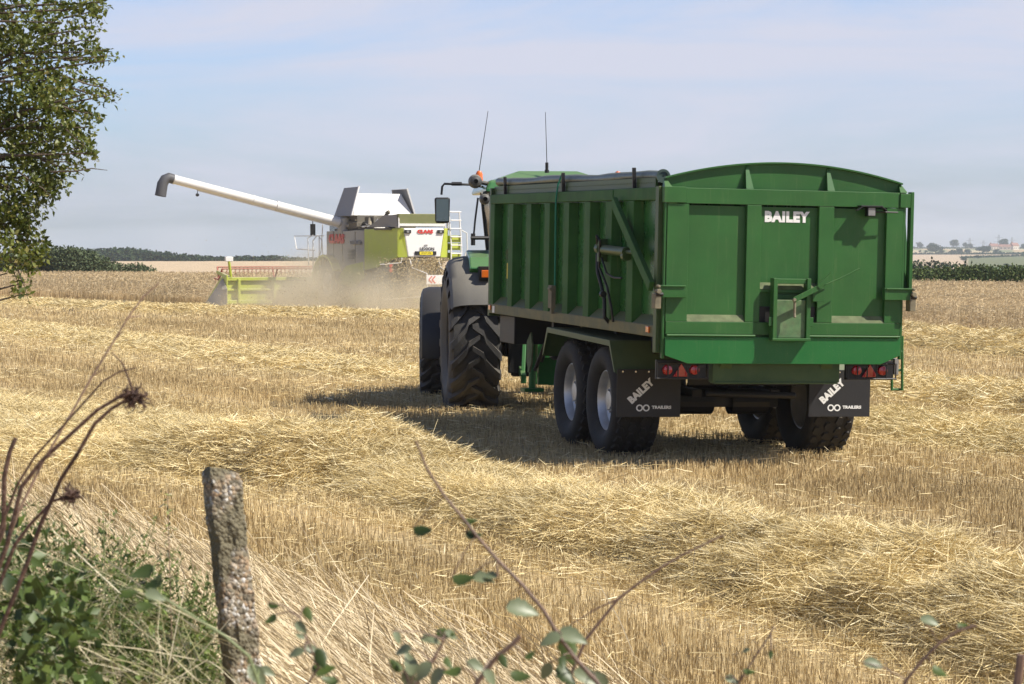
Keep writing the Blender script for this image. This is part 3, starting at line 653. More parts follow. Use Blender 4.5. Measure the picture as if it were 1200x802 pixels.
b.tube([(-1.32, 1.83, 2.14), (-1.33, 1.78, 1.95), (-1.31, 1.70, 1.80), (-1.30, 1.62, 1.66), (-1.30, 1.60, 1.48), (-1.24, 1.63, 1.42)], .020)
b.tube([(-1.33, 1.80, 2.23), (-1.36, 1.74, 2.33), (-1.34, 1.68, 2.28), (-1.32, 1.76, 2.0), (-1.31, 1.50, 1.8), (-1.30, 1.38, 1.6), (-1.27, 1.40, 1.44)], .013)
b.tube([(-1.31, 1.72, 2.1), (-1.30, 1.56, 1.94), (-1.29, 1.35, 1.90), (-1.28, 1.1, 1.90)], .011)
b.tube([(-1.315, 1.66, 1.72), (-1.315, 1.60, 1.72)], .035)
b.build('hose', M_BLACK, T, smooth=True)
# decals and reflectors on the near side
b = MB(); 
for k in range(4): b.box(-1.1535, -1.151, 6.12 + .05 * k, 6.14 + .05 * k, 2.02, 2.14); b.build('sticker', M_LEDGE, T); b = MB()
b.box(-1.1535, -1.151, 5.98, 6.02, 2.08, 2.10); b.build('sticker', M_LEDGE, T); b = MB(); b.box(-1.1535, -1.151, 6.14, 6.23, 1.78, 1.97); b.build('sticker', M_YEL, T)
for y, m in ((.22, M_ORANGE), (6.55, M_ORANGE)):
    b = MB(); b.box(-1.272, -1.255, y, y + .09, ZB + .03, ZB + .09); b.build('side_marker', m, T, bevel=.004)
b = MB(); b.box(-1.262, -1.2545, 6.38, 6.48, ZB + .0, ZB + .085); b.build('reflector', M_WHITE, T)
# rolled sheet along the top
b = MB(); pts = [(-1.14 + .01 * math.sin(k * 1.3), .28 + k * .43, ZT + .115 + .009 * math.sin(k * .9) + .0025 * k) for k in range(16)]
b.tube(pts, [.054 + .005 * math.sin(k * 2.1) for k in range(16)], n=18)
b.mi = 1; b.box(-1.205, -1.18, .3, 6.7, ZT + .001, ZT + .10)
for k in range(80): b.tube([(-1.209, .35 + k * .079, ZT + .05), (-1.204, .35 + k * .079, ZT + .05)], .007, n=6)
b.mi = 0
for q in range(1): b.lathe([(.0, .01), (.0, .07), (-.012, .07), (-.012, .045), (.004, .045)], (-1.14, .27, ZT + .115), axis='y', n=20)
RC = b.build('roll_sheet', [M_SHEET, M_GDUST], T, smooth=True)
# loose flap of the sheet laid over the load
b = MB(); nX = 14
for k in range(nX):
    pass
b = MB()
vs = []; ny_ = 26; nx_ = 14
for i in range(ny_ + 1):
    for j in range(nx_ + 1):
        y = .35 + 6.3 * i / ny_; x = -1.12 + 2.3 * j / nx_; q = x / 1.2
        vs.append((x, y, ZT + .055 + .02 * (1 - q * q) + .008 * math.sin(i * .9 + j * .3)))
b.add(vs, [(i * (nx_ + 1) + j, i * (nx_ + 1) + j + 1, (i + 1) * (nx_ + 1) + j + 1, (i + 1) * (nx_ + 1) + j) for i in range(ny_) for j in range(nx_)])
b.build('cover_sheet', M_SHEET, T, smooth=True)
for y in (6.09, 3.52, .92):
    b = MB(); b.bar((-1.225, y, ZT - .02), (-1.235, y - .01, ZT + .21), .035, .03, up=(0, 1, 0)); b.build('sheet_stop', M_BLACK, T, bevel=.004)
b = MB(); b.tube([(-1.23, 3.56, ZT + .20), (-1.265, 3.60, ZT + .08), (-1.275, 3.64, ZT - .1), (-1.270, 3.64, 2.2), (-1.268, 3.64, 1.75)], .011, n=6)
b.mi = 1; b.box(-1.31, -1.262, 3.62, 3.76, 1.50, 1.76); b.tube([(-1.32, 3.60, 1.72), (-1.30, 3.76, 1.72)], .02); b.box(-1.30, -1.265, 3.65, 3.70, 1.44, 1.5)
b.build('strap', [M_STRAP, M_DUSTY], T, bevel=.003)

# chassis
b = MB(); CXO = .04
for s in (-1, 1):
    b.box(CXO + s * .42 - .06, CXO + s * .42 + .06, .3, 6.9, .98, 1.25)
for y in (.35, 1.2, 2.5, 3.8, 5.0, 6.2): b.box(-.9, .95, y, y + .09, 1.12, 1.31)
b.box(CXO - .36, CXO + .36, 5.8, 6.9, .95, 1.2)
for y in (1.86, 3.15):  # axles
    b.box(CXO - .62, CXO + .62, y - .06, y + .06, .52, .64); 
    for s in (-1, 1): b.box(CXO + s * .42 - .05, CXO + s * .42 + .05, y - .5, y + .5, .66, .74); b.tube([(CXO + s * .36, y + .22, .66), (CXO + s * .36, y + .30, .95)], .07, n=10)
    b.lathe([(-.2, .14), (.2, .14)], (CXO + .3, y, .58), n=16); b.lathe([(-.2, .14), (.2, .14)], (CXO - .3, y, .58), n=16)
b.box(CXO - .6, CXO + .55, 1.1, 1.14, .80, .98)
b.tube([(CXO - .45, 1.0, .72), (CXO + .5, 1.0, .70)], .035)
b.build('chassis', M_BLACK, T, bevel=.006)
b = MB()   # draw bar down to the tractor hitch, and the front skirt
b.bar((CXO - .35, 6.6, 1.05), (CXO - .08, 8.0, .62), .12, .18); b.bar((CXO + .35, 6.6, 1.05), (CXO + .08, 8.0, .62), .12, .18); b.box(CXO - .12, CXO + .12, 7.9, 8.15, .52, .70)
b.tube([(CXO, 8.1, .56), (CXO, 8.30, .56)], .06)
b.build('drawbar', M_BLACK, T, bevel=.006)
b = MB(); b.box(-1.12, -.62, 5.95, 6.65, .98, 1.32); b.build('tool_box', M_BLACK, T, bevel=.01)
b = MB(); b.tube([(-.80, 6.28, 1.20), (-.80, 6.28, .62)], .06, n=12); b.tube([(-.80, 6.28, .80), (-.80, 6.28, .42)], .045, n=12); b.box(-.92, -.68, 6.18, 6.38, .38, .42)
b.box(-.72, -.40, 6.30, 6.36, .46, .80); b.bar((-.74, 6.25, 1.0), (-.74, 6.25, 1.3), .04, .04); b.build('jack_leg', M_GREENB, T, smooth=True)
b = MB(); b.lathe([(-.35, .001), (-.35, .14), (-.32, .17), (.32, .17), (.35, .14), (.35, .001)], (-.62, 4.85, 1.02), n=20); b.build('air_tank', M_BLACK, T, smooth=True)
b = MB(); b.prism([(5.20, 1.16), (5.12, 1.02), (5.14, .80), (5.24, .68), (5.36, .80), (5.36, 1.04)], -1.12, -1.10, axis='x'); b.build('wheel_chock', M_LEDGE, T)
b = MB(); b.tube([(-.75, 5.9, 1.0), (-.8, 6.1, .7), (-.75, 6.5, .55), (-.5, 7.2, .62), (-.2, 7.9, .85)], .022); b.tube([(-.7, 5.9, 1.0), (-.7, 6.2, .78), (-.6, 6.7, .66), (-.3, 7.3, .72), (-.1, 7.9, .95)], .018); b.build('hose', M_BLACK, T, smooth=True)
# mudguards and flaps
for s in (-1, 1):
    xo = CXO + s * 1.355; xi = CXO + s * .68; x0, x1 = min(xo, xi), max(xo, xi)
    pl = [(3.90, .96), (3.72, 1.285), (1.32, 1.25), (1.12, .93)]
    b = MB(); 
    for (ya, za), (yc, zc) in zip(pl, pl[1:]):
        b.add([(x0, ya, za), (x1, ya, za), (x1, yc, zc), (x0, yc, zc), (x0, ya, za - .014), (x1, ya, za - .014), (x1, yc, zc - .014), (x0, yc, zc - .014)], [(0, 1, 2, 3), (7, 6, 5, 4), (0, 3, 7, 4), (1, 5, 6, 2), (0, 4, 5, 1), (3, 2, 6, 7)])
    pi = [(3.86, .96), (3.69, 1.225), (1.34, 1.19), (1.15, .93)]
    xl0, xl1 = sorted((xo, xo + s * .012))
    b.prism(pl + pi[::-1], xl0, xl1, axis='x')
    b.build('mudguard', M_GDUST, T, bevel=.003)
    b = MB(); b.box(x0 + .005, x1 - .005, 1.085, 1.097, .47, .965)
    fl = b.build('mud_flap', M_RUBD, T, bevel=.003)
    for k in range(5): b = MB(); b.tube([(x0 + .06 + k * .135, 1.084, .94), (x0 + .06 + k * .135, 1.076, .94)], .010, n=8); b.build('bolt', M_CHROME, fl)
    xc = (x0 + x1) / 2
    text('lettering', 'BAILEY', .100, M_LET, fl, Matrix.Translation((xc - .085, 1.082, .735)) @ RX @ Matrix.Rotation(R(43), 4, 'Z'), bold=.0065, spacing=1.08, depth=.001, stretch=.95)
    for dx in (-.095, -.025):
        b = MB(); b.lathe([(-.0015, .022), (-.0015, .036), (.002, .036), (.002, .022)], (xc + dx, 1.082, .565), axis='y', n=24); b.build('lettering', M_LET, fl)
    text('lettering', 'TRAILERS', .042, M_LET, fl, Matrix.Translation((xc + .135, 1.082, .57)) @ RX, bold=.0022, stretch=1.15, depth=.001)
# wheels
for y in (1.86, 3.15):
    for s in (-1, 1):
        W = empty('wheel', (CXO + s * 1.05, y, .59)); W.parent = T
        tyre(W, (0, 0, 0), .605, .50, .31, 'block'); rim_mesh(W, (0, 0, 0), .315, .50, s, M_STEEL)
# lights and rear cross member
b = MB(); b.box(-.68, .62, .02, .14, .90, 1.115); b.box(-.66, .60, .0, .16, .885, .902)
for x in (-.55, .48): b.prism([(-.02, 1.11), (.06, 1.11), (.06, .96)], x - .06, x + .06, axis='x')
b.build('rear_beam', M_GDUST, T, bevel=.006)
for s in (-1, 1):
    x0 = -1.235 if s < 0 else .70
    cl = MB(); cl.box(x0, x0 + .50, .06, .10, .925, 1.12)
    Lc = cl.build('light_cluster', M_BLACK, T, bevel=.004)
    b = MB()
    b.lathe([(.0, .05), (-.03, .045), (-.04, .001)], (x0 + .11, .058, 1.02), axis='y', n=16); b.lathe([(.0, .05), (-.03, .045), (-.04, .001)], (x0 + .38, .058, 1.02), axis='y', n=16)
    b.prism([(x0 + .165, .955), (x0 + .325, .955), (x0 + .245, 1.085)], .035, .058, axis='y'); b.build('lens', M_RED, Lc, bevel=.003)
    b = MB(); b.tube([(x0 - .01, .0, .94), (x0 + .51, .0, .94)], .008, n=6); b.tube([(x0 - .01, .0, 1.09), (x0 + .51, .0, 1.09)], .008, n=6)
    for k in range(6): b.tube([(x0 + .1 * k, .0, .93), (x0 + .1 * k, .0, 1.10)], .007, n=6)
    for k in (0, 5): b.tube([(x0 + .1 * k, .0, .94), (x0 + .1 * k, .07, .94)], .007, n=6)
    b.build('guard', M_BLACK, Lc)
b = MB(); b.box(1.21, 1.25, .05, .12, .98, 1.14); b.build('side_marker', M_CLEAR, T)
# little ladder
b = MB()
for x in (1.30, 1.41): b.tube([(x, .35, 1.36), (x, .32, .80)], .014, n=8)
for z in (.81, 1.01, 1.20): b.tube([(1.30, .34, z), (1.41, .34, z)], .013, n=8)
b.build('ladder', M_GREEN, T, smooth=True)

# ------------------------------------------------------------------ tractor
M_JG = mat('tractor green', (.02, .16, .035), rough=.28, coat=.6, dust=.1)
M_JY = mat('tractor yellow', (.65, .42, .02), rough=.4, dust=.2, dcol=(.25, .19, .1))
M_GREY = mat('dark grey fender plastic', (.05, .052, .055), rough=.5, dust=.3, dcol=(.22, .20, .16), bump=.06)
M_GLASS = mat('cab glass', (.10, .13, .13), rough=.06, spec=.9); M_GLASS.node_tree.nodes['Principled BSDF'].inputs['Alpha'].default_value = .55
M_RUBT = mat('tractor tyre rubber', (.030, .029, .029), rough=.62, dust=.22, dcol=(.17, .15, .12), bump=.2, bscale=60, dscale=6)
M_DFEN = mat('dark front fender plastic', (.014, .015, .018), rough=.5, dust=.07, dcol=(.15, .13, .10))
KX, KY = .48, 32.7; KH = R(6)
K = empty('tractor', (KX, KY, gz(KX, KY)), (0, 0, KH)); tag(K, 'green tractor with dark grey fenders hitched in front of the trailer', 'tractor')
RR = 1.0
for s in (-1, 1):
    W = empty('rear_wheel', (s * 1.06, 0, RR - .03)); W.parent = K
    tyre(W, (0, 0, 0), RR, .70, .50, 'ag', mats=M_RUBT); rim_mesh(W, (0, 0, 0), .51, .70, s, M_JY)
for s in (-1, 1):
    W = empty('front_wheel', (s * 1.26, 3.0, .77), (0, 0, R(-5))); W.parent = K
    tyre(W, (0, 0, 0), .79, .56, .38, 'ag', mats=M_RUBT); rim_mesh(W, (0, 0, 0), .39, .56, s, M_JY)
    b = MB(); A = [R(a) for a in range(-100, 50, 7)]; sec = ((-.30, .10), (-.27, .03), (-.18, 0), (.18, 0), (.27, .03), (.30, .10), (.285, .11), (.255, .045), (.17, .02), (-.17, .02), (-.255, .045), (-.285, .11))
    vs = [(s * -.02 + a * .95, math.sin(t) * (.88 - dr), math.cos(t) * (.88 - dr)) for t in A for a, dr in sec]; m = len(sec)
    b.add(vs, [(i * m + j, i * m + (j + 1) % m, (i + 1) * m + (j + 1) % m, (i + 1) * m + j) for i in range(len(A) - 1) for j in range(m)] + [tuple(range(m))[::-1], tuple(range((len(A) - 1) * m, len(A) * m))])
    b.build('fender', M_DFEN, W, smooth=True)
# rear fenders
for s in (-1, 1):
    b = MB(); A = [R(a) for a in range(-64, 70, 6)]; zc = RR - .03; rings = []
    for t in A:
        ry = 1.10; rz = 1.15; q = []
        for (fx, dr) in ((.55, 0), (.90, 0), (1.15, -.005), (1.28, -.03), (1.36, -.08), (1.39, -.16), (1.375, -.17), (1.34, -.10), (1.27, -.055), (1.15, -.035), (.90, -.03), (.55, -.03)):
            q.append((s * fx, math.sin(t) * (ry + dr * .7), zc + math.cos(t) * (rz + dr) + (.0 if abs(t) < .8 else 0)))
        rings.append(q)
    vs = [p for q in rings for p in q]; m = 12
    b.add(vs, [(i * m + j, i * m + (j + 1) % m, (i + 1) * m + (j + 1) % m, (i + 1) * m + j) for i in range(len(A) - 1) for j in range(m)] + [tuple(range(m))[::-1], tuple(range((len(A) - 1) * m, len(A) * m))])
    b.build('fender', M_GREY, K, smooth=True)
    b = MB(); x0, x1 = sorted((s * .80, s * 1.12)); b.prism([(-.70, 1.95), (-.55, 2.10), (-.1, 2.20), (-.1, 2.08), (-.6, 1.86)], x0, x1, axis='x'); b.build('fender_panel', M_JG, K, bevel=.02)
    b = MB(); x0, x1 = sorted((s * .84, s * .98)); b.box(x0, x1, -.86, -.79, 1.83, 1.93); b.build('tail_lamp', M_ORANGE, K, bevel=.008)
    b = MB(); b.box(x0 - .03, x1 + .03, -.81, -.62, 1.79, 1.98); b.build('lamp_housing', M_BLACK, K, bevel=.008)
b = MB(); b.box(-.30, .30, -.55, 4.1, .62, 1.15); b.box(-.62, .62, -.22, .22, .75, 1.15); b.box(-.55, .55, -.62, -.45, .5, 1.25)
b.box(-.9, .9, 2.85, 3.15, .62, .86); b.build('chassis', M_BLACK, K, bevel=.02)
b = MB(); b.prism([(1.9, 1.1), (1.9, 2.06), (3.2, 1.98), (4.1, 1.78), (4.25, 1.4), (4.15, 1.0)], -.42, .42, axis='x'); b.build('hood', M_JG, K, bevel=.06)
# cab
cab = MB(); cab.box(-.66, .66, -.45, 1.55, 1.25, 1.62); cabo = cab.build('cab', M_BLACK, K, bevel=.02)
b = MB()
for s in (-1, 1):
    for (p0, p1) in (((s * .66, -.42, 1.6), (s * .80, -.30, 2.98)), ((s * .70, .55, 1.6), (s * .84, .55, 2.98)), ((s * .52, 1.52, 1.6), (s * .74, 1.42, 2.98))): b.bar(p0, p1, .06, .06, up=(0, 1, 0)); b.build('pillar', M_BLACK, cabo, bevel=.01); b = MB()
    b.bar((s * .66, -.42, 1.64), (s * .70, .55, 1.64), .05, .06); b.build('window_rail', M_BLACK, cabo); b = MB()
b.bar((-.66, -.42, 1.66), (.66, -.42, 1.66), .05, .06); b.build('window_rail', M_BLACK, cabo, bevel=.01)
for nm, q in (('window', [(-.67, -.40, 1.66), (.67, -.40, 1.66), (.78, -.29, 2.96), (-.78, -.29, 2.96)]), ('window', [(-.68, -.40, 1.66), (-.70, .54, 1.66), (-.84, .54, 2.96), (-.80, -.29, 2.96)]),
              ('window', [(.68, -.40, 1.66), (.70, .54, 1.66), (.84, .54, 2.96), (.80, -.29, 2.96)]), ('window', [(-.70, .56, 1.66), (-.54, 1.50, 1.66), (-.75, 1.41, 2.96), (-.84, .56, 2.96)]),
              ('window', [(.70, .56, 1.66), (.54, 1.50, 1.66), (.75, 1.41, 2.96), (.84, .56, 2.96)]), ('window', [(-.54, 1.52, 1.66), (.54, 1.52, 1.66), (.74, 1.43, 2.96), (-.74, 1.43, 2.96)])):
    b = MB(); qv = [Vector(p) for p in q]; nn = (qv[1] - qv[0]).cross(qv[2] - qv[0]).normalized() * .006; b.hexa([p - nn for p in qv], [p + nn for p in qv]); b.build(nm, M_GLASS, cabo)
b = MB(); rp = [(-.92, 2.98), (-.90, 3.10), (-.6, 3.20), (0, 3.25), (.6, 3.20), (.90, 3.10), (.92, 2.98)]
b.hexa([(-.90, -.52, 2.98), (.90, -.52, 2.98), (.90, 1.75, 2.98), (-.90, 1.75, 2.98)], [(-.84, -.44, 3.14), (.84, -.44, 3.14), (.84, 1.62, 3.14), (-.84, 1.62, 3.14)])
b.hexa([(-.76, -.36, 3.142), (.76, -.36, 3.142), (.76, 1.5, 3.142), (-.76, 1.5, 3.142)], [(-.40, -.10, 3.27), (.40, -.10, 3.27), (.40, 1.2, 3.27), (-.40, 1.2, 3.27)])
b.build('cab_roof', M_JG, cabo, bevel=.04)
b = MB(); b.box(-.3, .3, .4, .5, 1.5, 2.35); b.box(-.28, .28, .5, 1.0, 1.5, 1.75); b.build('seat', M_BLACK, cabo, bevel=.03)
for x in (-.96, .93):
    b = MB(); b.lathe([(3.10, .001), (3.10, .055), (3.22, .05), (3.26, .03), (3.27, .001)], (x, -.30, .0), axis='z', n=16); b.build('beacon', M_ORANGE, cabo, smooth=True)
b = MB(); b.lathe([(-.08, .03), (-.06, .075), (.05, .095), (.06, .001)], (-1.02, -.42, 3.12), axis='y', n=18); b.lathe([(-.08, .03), (-.06, .06), (.05, .075), (.06, .001)], (-.90, -.50, 2.88), axis='y', n=18); b.tube([(-1.0, -.36, 3.12), (-.8, -.36, 3.08)], .03); b.tube([(-.95, -.45, 2.95), (-.8, -.36, 3.0)], .02)
b.build('work_lamp', M_GREY, cabo, smooth=True)
for s in (-1, 1):
    b = MB(); b.tube([(s * .85, .2, 3.06), (s * 1.05, .15, 3.09), (s * 1.40, .10, 3.10), (s * 1.43, .10, 3.06), (s * 1.44, .10, 2.95)], .016, n=8); b.tube([(s * 1.30, .12, 3.10), (s * 1.16, .12, 3.10)], .026, n=8)
    mo = b.build('mirror', M_BLACK, K, smooth=True)
    b = MB(); b.hexa([(s * 1.43 - .10, .06, 2.56), (s * 1.43 + .10, .06, 2.56), (s * 1.43 + .09, .16, 2.57), (s * 1.43 - .09, .16, 2.57)], [(s * 1.43 - .11, .06, 2.92), (s * 1.43 + .11, .06, 2.92), (s * 1.43 + .10, .16, 2.90), (s * 1.43 - .10, .16, 2.90)]); b.build('housing', M_BLACK, mo, bevel=.03)
    b = MB(); b.box(s * 1.43 - .085, s * 1.43 + .085, .052, .057, 2.59, 2.89); b.build('mirror_glass', mat('mirror glass', (.16, .19, .19), rough=.05, metal=1), mo)
b = MB(); b.tube([(-.98, -.35, 2.90), (-1.02, -.36, 2.6), (-1.05, -.38, 2.3)], .014, n=8); b.tube([(-1.08, -.40, 2.36), (-.82, -.35, 2.36)], .026, n=8); b.tube([(-1.05, -.38, 2.42), (-1.05, -.38, 2.26)], .03, n=8); b.build('grab_rail', M_BLACK, K, smooth=True)
b = MB(); b.tube([(-.96, -.1, 3.15), (-.90, -.1, 3.55), (-.82, -.1, 4.08)], [.007, .006, .004], n=6); b.build('antenna', M_BLACK, K)
b = MB(); b.tube([(-.04, -.3, 3.24), (-.04, -.3, 3.28)], .03); b.tube([(-.04, -.3, 3.26), (-.04, -.3, 3.38)], .022); b.tube([(-.04, -.3, 3.38), (-.06, -.3, 4.06)], [.006, .004], n=6); b.build('antenna', M_BLACK, K)
b = MB(); b.tube([(.62, 1.75, 1.9), (.62, 1.75, 2.9), (.66, 1.7, 3.0)], .06, n=12); b.build('exhaust', M_BLACK, K, smooth=True)
b = MB(); b.box(-.26, -.08, -1.10, -1.0, 1.42, 1.52); b.build('bracket', M_BLACK, K)
# rear linkage
b = MB()
for s in (-1, 1):
    b.bar((s * .42, -.5, .62), (s * .46, -1.25, .50), .07, .12); b.bar((s * .44, -1.0, .55), (s * .36, -.62, 1.35), .05, .06)
b.bar((0, -.6, 1.15), (0, -1.25, 1.0), .07, .07); b.box(-.14, .14, -1.35, -.55, .42, .56); b.box(-.30, .30, -.80, -.62, .40, 1.10)
b.build('linkage', M_JG, K, bevel=.008)
for q in ((-.60, -.30, -.70, -.56, .55, 1.20), (.30, .60, -.70, -.56, .55, 1.20), (-.80, -.32, -.58, -.50, .95, 1.55)): b = MB(); b.box(*q); b.build('rear_panel', M_BLACK, K, bevel=.01)
for z, x in ((1.50, -.62), (.98, -.50)):
    b = MB(); b.lathe([(0, .045), (-.012, .04), (-.014, .001)], (x, -.705 if z < 1.2 else -.59, z), axis='y', n=14); b.build('reflector', M_RED, K)
# ------------------------------------------------------------------ combine harvester
M_LIME = mat('lime paint', (.42, .50, .03), rough=.35, dust=.35, dcol=(.36, .31, .19), coat=.3)
M_CGREY = mat('pale grey panel', (.36, .35, .33), rough=.5, dust=.5, dcol=(.34, .30, .23))
M_CWHT = mat('off white panel', (.74, .73, .71), rough=.4, dust=.16, dcol=(.5, .44, .34))
M_DK = mat('dark machinery', (.09, .085, .075), rough=.7, dust=.55, dcol=(.26, .22, .15), dscale=1.5)
M_CRED = mat('red paint', (.55, .03, .03), rough=.45, dust=.1)
M_FLAP = mat('tank flap grey', (.22, .22, .23), rough=.55, dust=.15)
M_PLATE = mat('number plate yellow', (.75, .62, .03), rough=.5)
M_INK = mat('black ink', (.02, .02, .02), rough=.6)
CX, CY = -3.05, 83.0
C = empty('combine_harvester', (CX, CY, gz(CX, CY)), (0, 0, R(27))); tag(C, 'lime and white combine harvester unloading arm out and raising dust', 'combine harvester')
b = MB()
b.add([(-.62, -.02, 1.92), (.62, -.02, 1.92), (.78, .0, 2.92), (-.78, .0, 2.92), (-.62, .5, 1.92), (.62, .5, 1.92), (.78, .5, 2.92), (-.78, .5, 2.92)], [(0, 1, 2, 3), (7, 6, 5, 4), (0, 4, 5, 1), (1, 5, 6, 2), (2, 6, 7, 3), (3, 7, 4, 0)])
hood = b.build('rear_hood', M_CWHT, C, bevel=.04)
for s in (-1, 1):
    b = MB(); b.add([(s * .625, .0, 1.90), (s * .785, .01, 2.93), (s * .95, .10, 2.93), (s * .95, .10, 1.90), (s * .62, .5, 1.90), (s * .78, .5, 2.93), (s * .95, .5, 2.93), (s * .95, .5, 1.90)], [(0, 1, 2, 3), (7, 6, 5, 4), (0, 4, 5, 1), (1, 5, 6, 2), (2, 6, 7, 3), (3, 7, 4, 0)])
    b.build('corner_panel', M_LIME, C, bevel=.02)
b = MB(); b.box(-.93, .93, .02, .45, 1.80, 1.90); b.build('skirt', M_DUSTY, C)
text('lettering', 'CLAAS', .17, M_CRED, hood, Matrix.Translation((0.03, -.03, 2.80)) @ RX, bold=.014, stretch=1.15)
text('lettering', 'LEXION', .15, M_INK, hood, Matrix.Translation((.10, -.035, 2.20)) @ RX, bold=.004, stretch=1.05)
text('lettering', '600', .09, M_INK, hood, Matrix.Translation((.05, -.032, 2.32)) @ RX, bold=.001)
for x in (-.64, .62):
    b = MB(); b.box(x - .12, x + .12, -.06, -.01, 2.74, 2.86); b.mi = 1; b.box(x - .05, x + .04, -.07, -.061, 2.76, 2.84); b.build('lamp', [M_BLACK, M_CLEAR], hood, bevel=.01)
b = MB(); b.box(-.36, .44, -.06, -.025, 1.99, 2.12); b.mi = 1; b.box(-.20, .30, -.068, -.061, 2.0, 2.11); b.build('plate_holder', [M_BLACK, M_PLATE], hood)
text('lettering', 'WX59 HPK', .085, M_INK, hood, Matrix.Translation((.05, -.07, 2.055)) @ RX, stretch=.95)
# side bodies
for s in (-1, 1):
    b = MB()
    outl = [(.10, 1.92), (.10, 2.92), (2.22, 2.90), (2.22, 1.45), (1.4, 1.55)]
    def wx(y): return s * np.interp(y, [0, 2.2, 5.2], [.95, 1.30, 1.5])
    b.add([(wx(y), y, z) for y, z in outl] + [(wx(y) - s * .08, y, z) for y, z in outl], [tuple(range(5)), tuple(range(5, 10))[::-1]] + [(i, (i + 1) % 5, 5 + (i + 1) % 5, 5 + i) for i in range(5)])
    b.build('side_panel', M_LIME, C, bevel=.02)
    b = MB(); outl = [(2.235, 1.45), (2.235, 2.86), (5.2, 2.84), (5.2, 1.75), (4.2, 1.5), (3.3, 1.2)]
    b.add([(wx(y), y, z) for y, z in outl] + [(wx(y) - s * .08, y, z) for y, z in outl], [tuple(range(6)), tuple(range(6, 12))[::-1]] + [(i, (i + 1) % 6, 6 + (i + 1) % 6, 6 + i) for i in range(6)])
    po = b.build('side_panel', M_CGREY, C, bevel=.02)
    b = MB(); outl = [(2.25, 1.2), (2.3, 1.75), (3.6, 1.6), (4.6, 1.0), (3.0, .8)]
    b.add([(wx(y) + s * .012, y, z) for y, z in outl] + [(wx(y) - s * .03, y, z) for y, z in outl], [tuple(range(5)), tuple(range(5, 10))[::-1]] + [(i, (i + 1) % 5, 5 + (i + 1) % 5, 5 + i) for i in range(5)])
    b.build('lower_panel', M_LIME, C, bevel=.01)
    an = math.atan2(.2, 3.0)
    Ml = Matrix.Translation((s * 1.455, 4.35 if s < 0 else 4.0, 2.55)) @ Matrix.Rotation(R(-90) if s < 0 else R(90), 4, 'Z') @ Matrix.Rotation(-an if s > 0 else an, 4, 'Z') @ RX
    text('lettering', 'CLAAS', .42, M_CRED, po, Ml, bold=.028, stretch=.95, depth=.03)
    Ml2 = Matrix.Translation((s * 1.38, 2.78 if s < 0 else 2.7, 2.42)) @ Matrix.Rotation(R(-90) if s < 0 else R(90), 4, 'Z') @ Matrix.Rotation(-an if s > 0 else an, 4, 'Z') @ RX
    text('lettering', 'LEXION 600', .17, M_FLAP, po, Ml2, bold=.006, depth=.03, stretch=.9)
b = MB(); b.box(-.9, .9, .5, 5.2, 1.1, 2.85); b.box(-.7, .7, .0, 1.2, .9, 1.85); b.box(-.9, .9, 5.2, 6.0, .9, 1.7); b.box(-1.2, 1.2, .85, 1.05, .55, .75); b.box(-1.3, 1.3, 4.85, 5.15, .8, 1.1)
b.box(-1.25, -.9, 2.4, 4.9, .9, 2.8); b.box(.9, 1.25, 2.4, 4.9, .9, 2.8)
b.build('body', M_DK, C, bevel=.02)
for s in (-1, 1):
    for y in (2.9, 3.9, 4.6): 
        b = MB(); b.box(min(wx(y) - s * .002, wx(y) + s * .012), max(wx(y) - s * .002, wx(y) + s * .012), y, y + .02, 1.7, 2.84); b.build('panel_seam', M_DK, C)
    b = MB()
    for k in range(7): b.box(min(wx(3.2), wx(3.2) + s * .02), max(wx(3.2), wx(3.2) + s * .02), 2.95, 3.75, 1.85 + k * .05, 1.87 + k * .05)
    b.build('grille', M_DK, C)
# engine deck
b = MB(); b.box(-1.2, 1.2, .45, 5.15, 2.86, 2.93); b.box(-1.1, 1.1, 3.3, 5.15, 2.93, 3.42)
b.box(-1.25, -.5, 3.0, 4.2, 2.93, 3.15); b.box(-.9, -.3, 2.3, 3.1, 2.93, 3.35); b.box(-.2, .6, 2.0, 3.2, 2.93, 3.2); b.tube([(-1.1, 2.2, 3.0), (-.9, 2.6, 3.25), (-.5, 3.0, 3.3)], .08); b.tube([(-.5, 2.1, 2.95), (-.5, 2.1, 3.45)], .07)
b.tube([(-.5, 2.1, 3.45), (-.42, 2.0, 3.52)], .075); b.bar((-1.2, 4.9, 3.0), (-1.2, 2.2, 2.98), .05, .05); b.bar((-1.15, 4.4, 3.25), (-1.1, 3.0, 3.05), .12, .08); b.tube([(-.9, 3.1, 3.1), (-.6, 2.2, 3.2), (-.2, 2.0, 3.35)], .09)
b.build('engine_deck', M_DK, C, bevel=.01)
b = MB(); b.add([(-.95, .06, 2.98), (.78, .06, 2.98), (.92, -.02, 3.42), (-.98, -.02, 3.42), (-.95, 1.6, 2.98), (.78, 1.6, 2.98), (.92, 1.6, 3.30), (-.98, 1.6, 3.30)], [(0, 1, 2, 3), (7, 6, 5, 4), (0, 4, 5, 1), (1, 5, 6, 2), (2, 6, 7, 3), (3, 7, 4, 0)])
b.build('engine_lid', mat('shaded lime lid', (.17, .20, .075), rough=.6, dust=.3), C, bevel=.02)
b = MB(); b.box(-.94, .80, .01, .05, 2.99, 3.08); b.box(-.97, -.93, .01, .05, 2.94, 3.36); b.tube([(.80, .0, 3.36), (.93, .1, 3.2), (1.0, .2, 2.95)], .03); b.tube([(.74, .0, 3.36), (.80, .05, 3.2), (.84, .1, 2.95)], .03); b.build('lid_frame', M_CWHT, C)
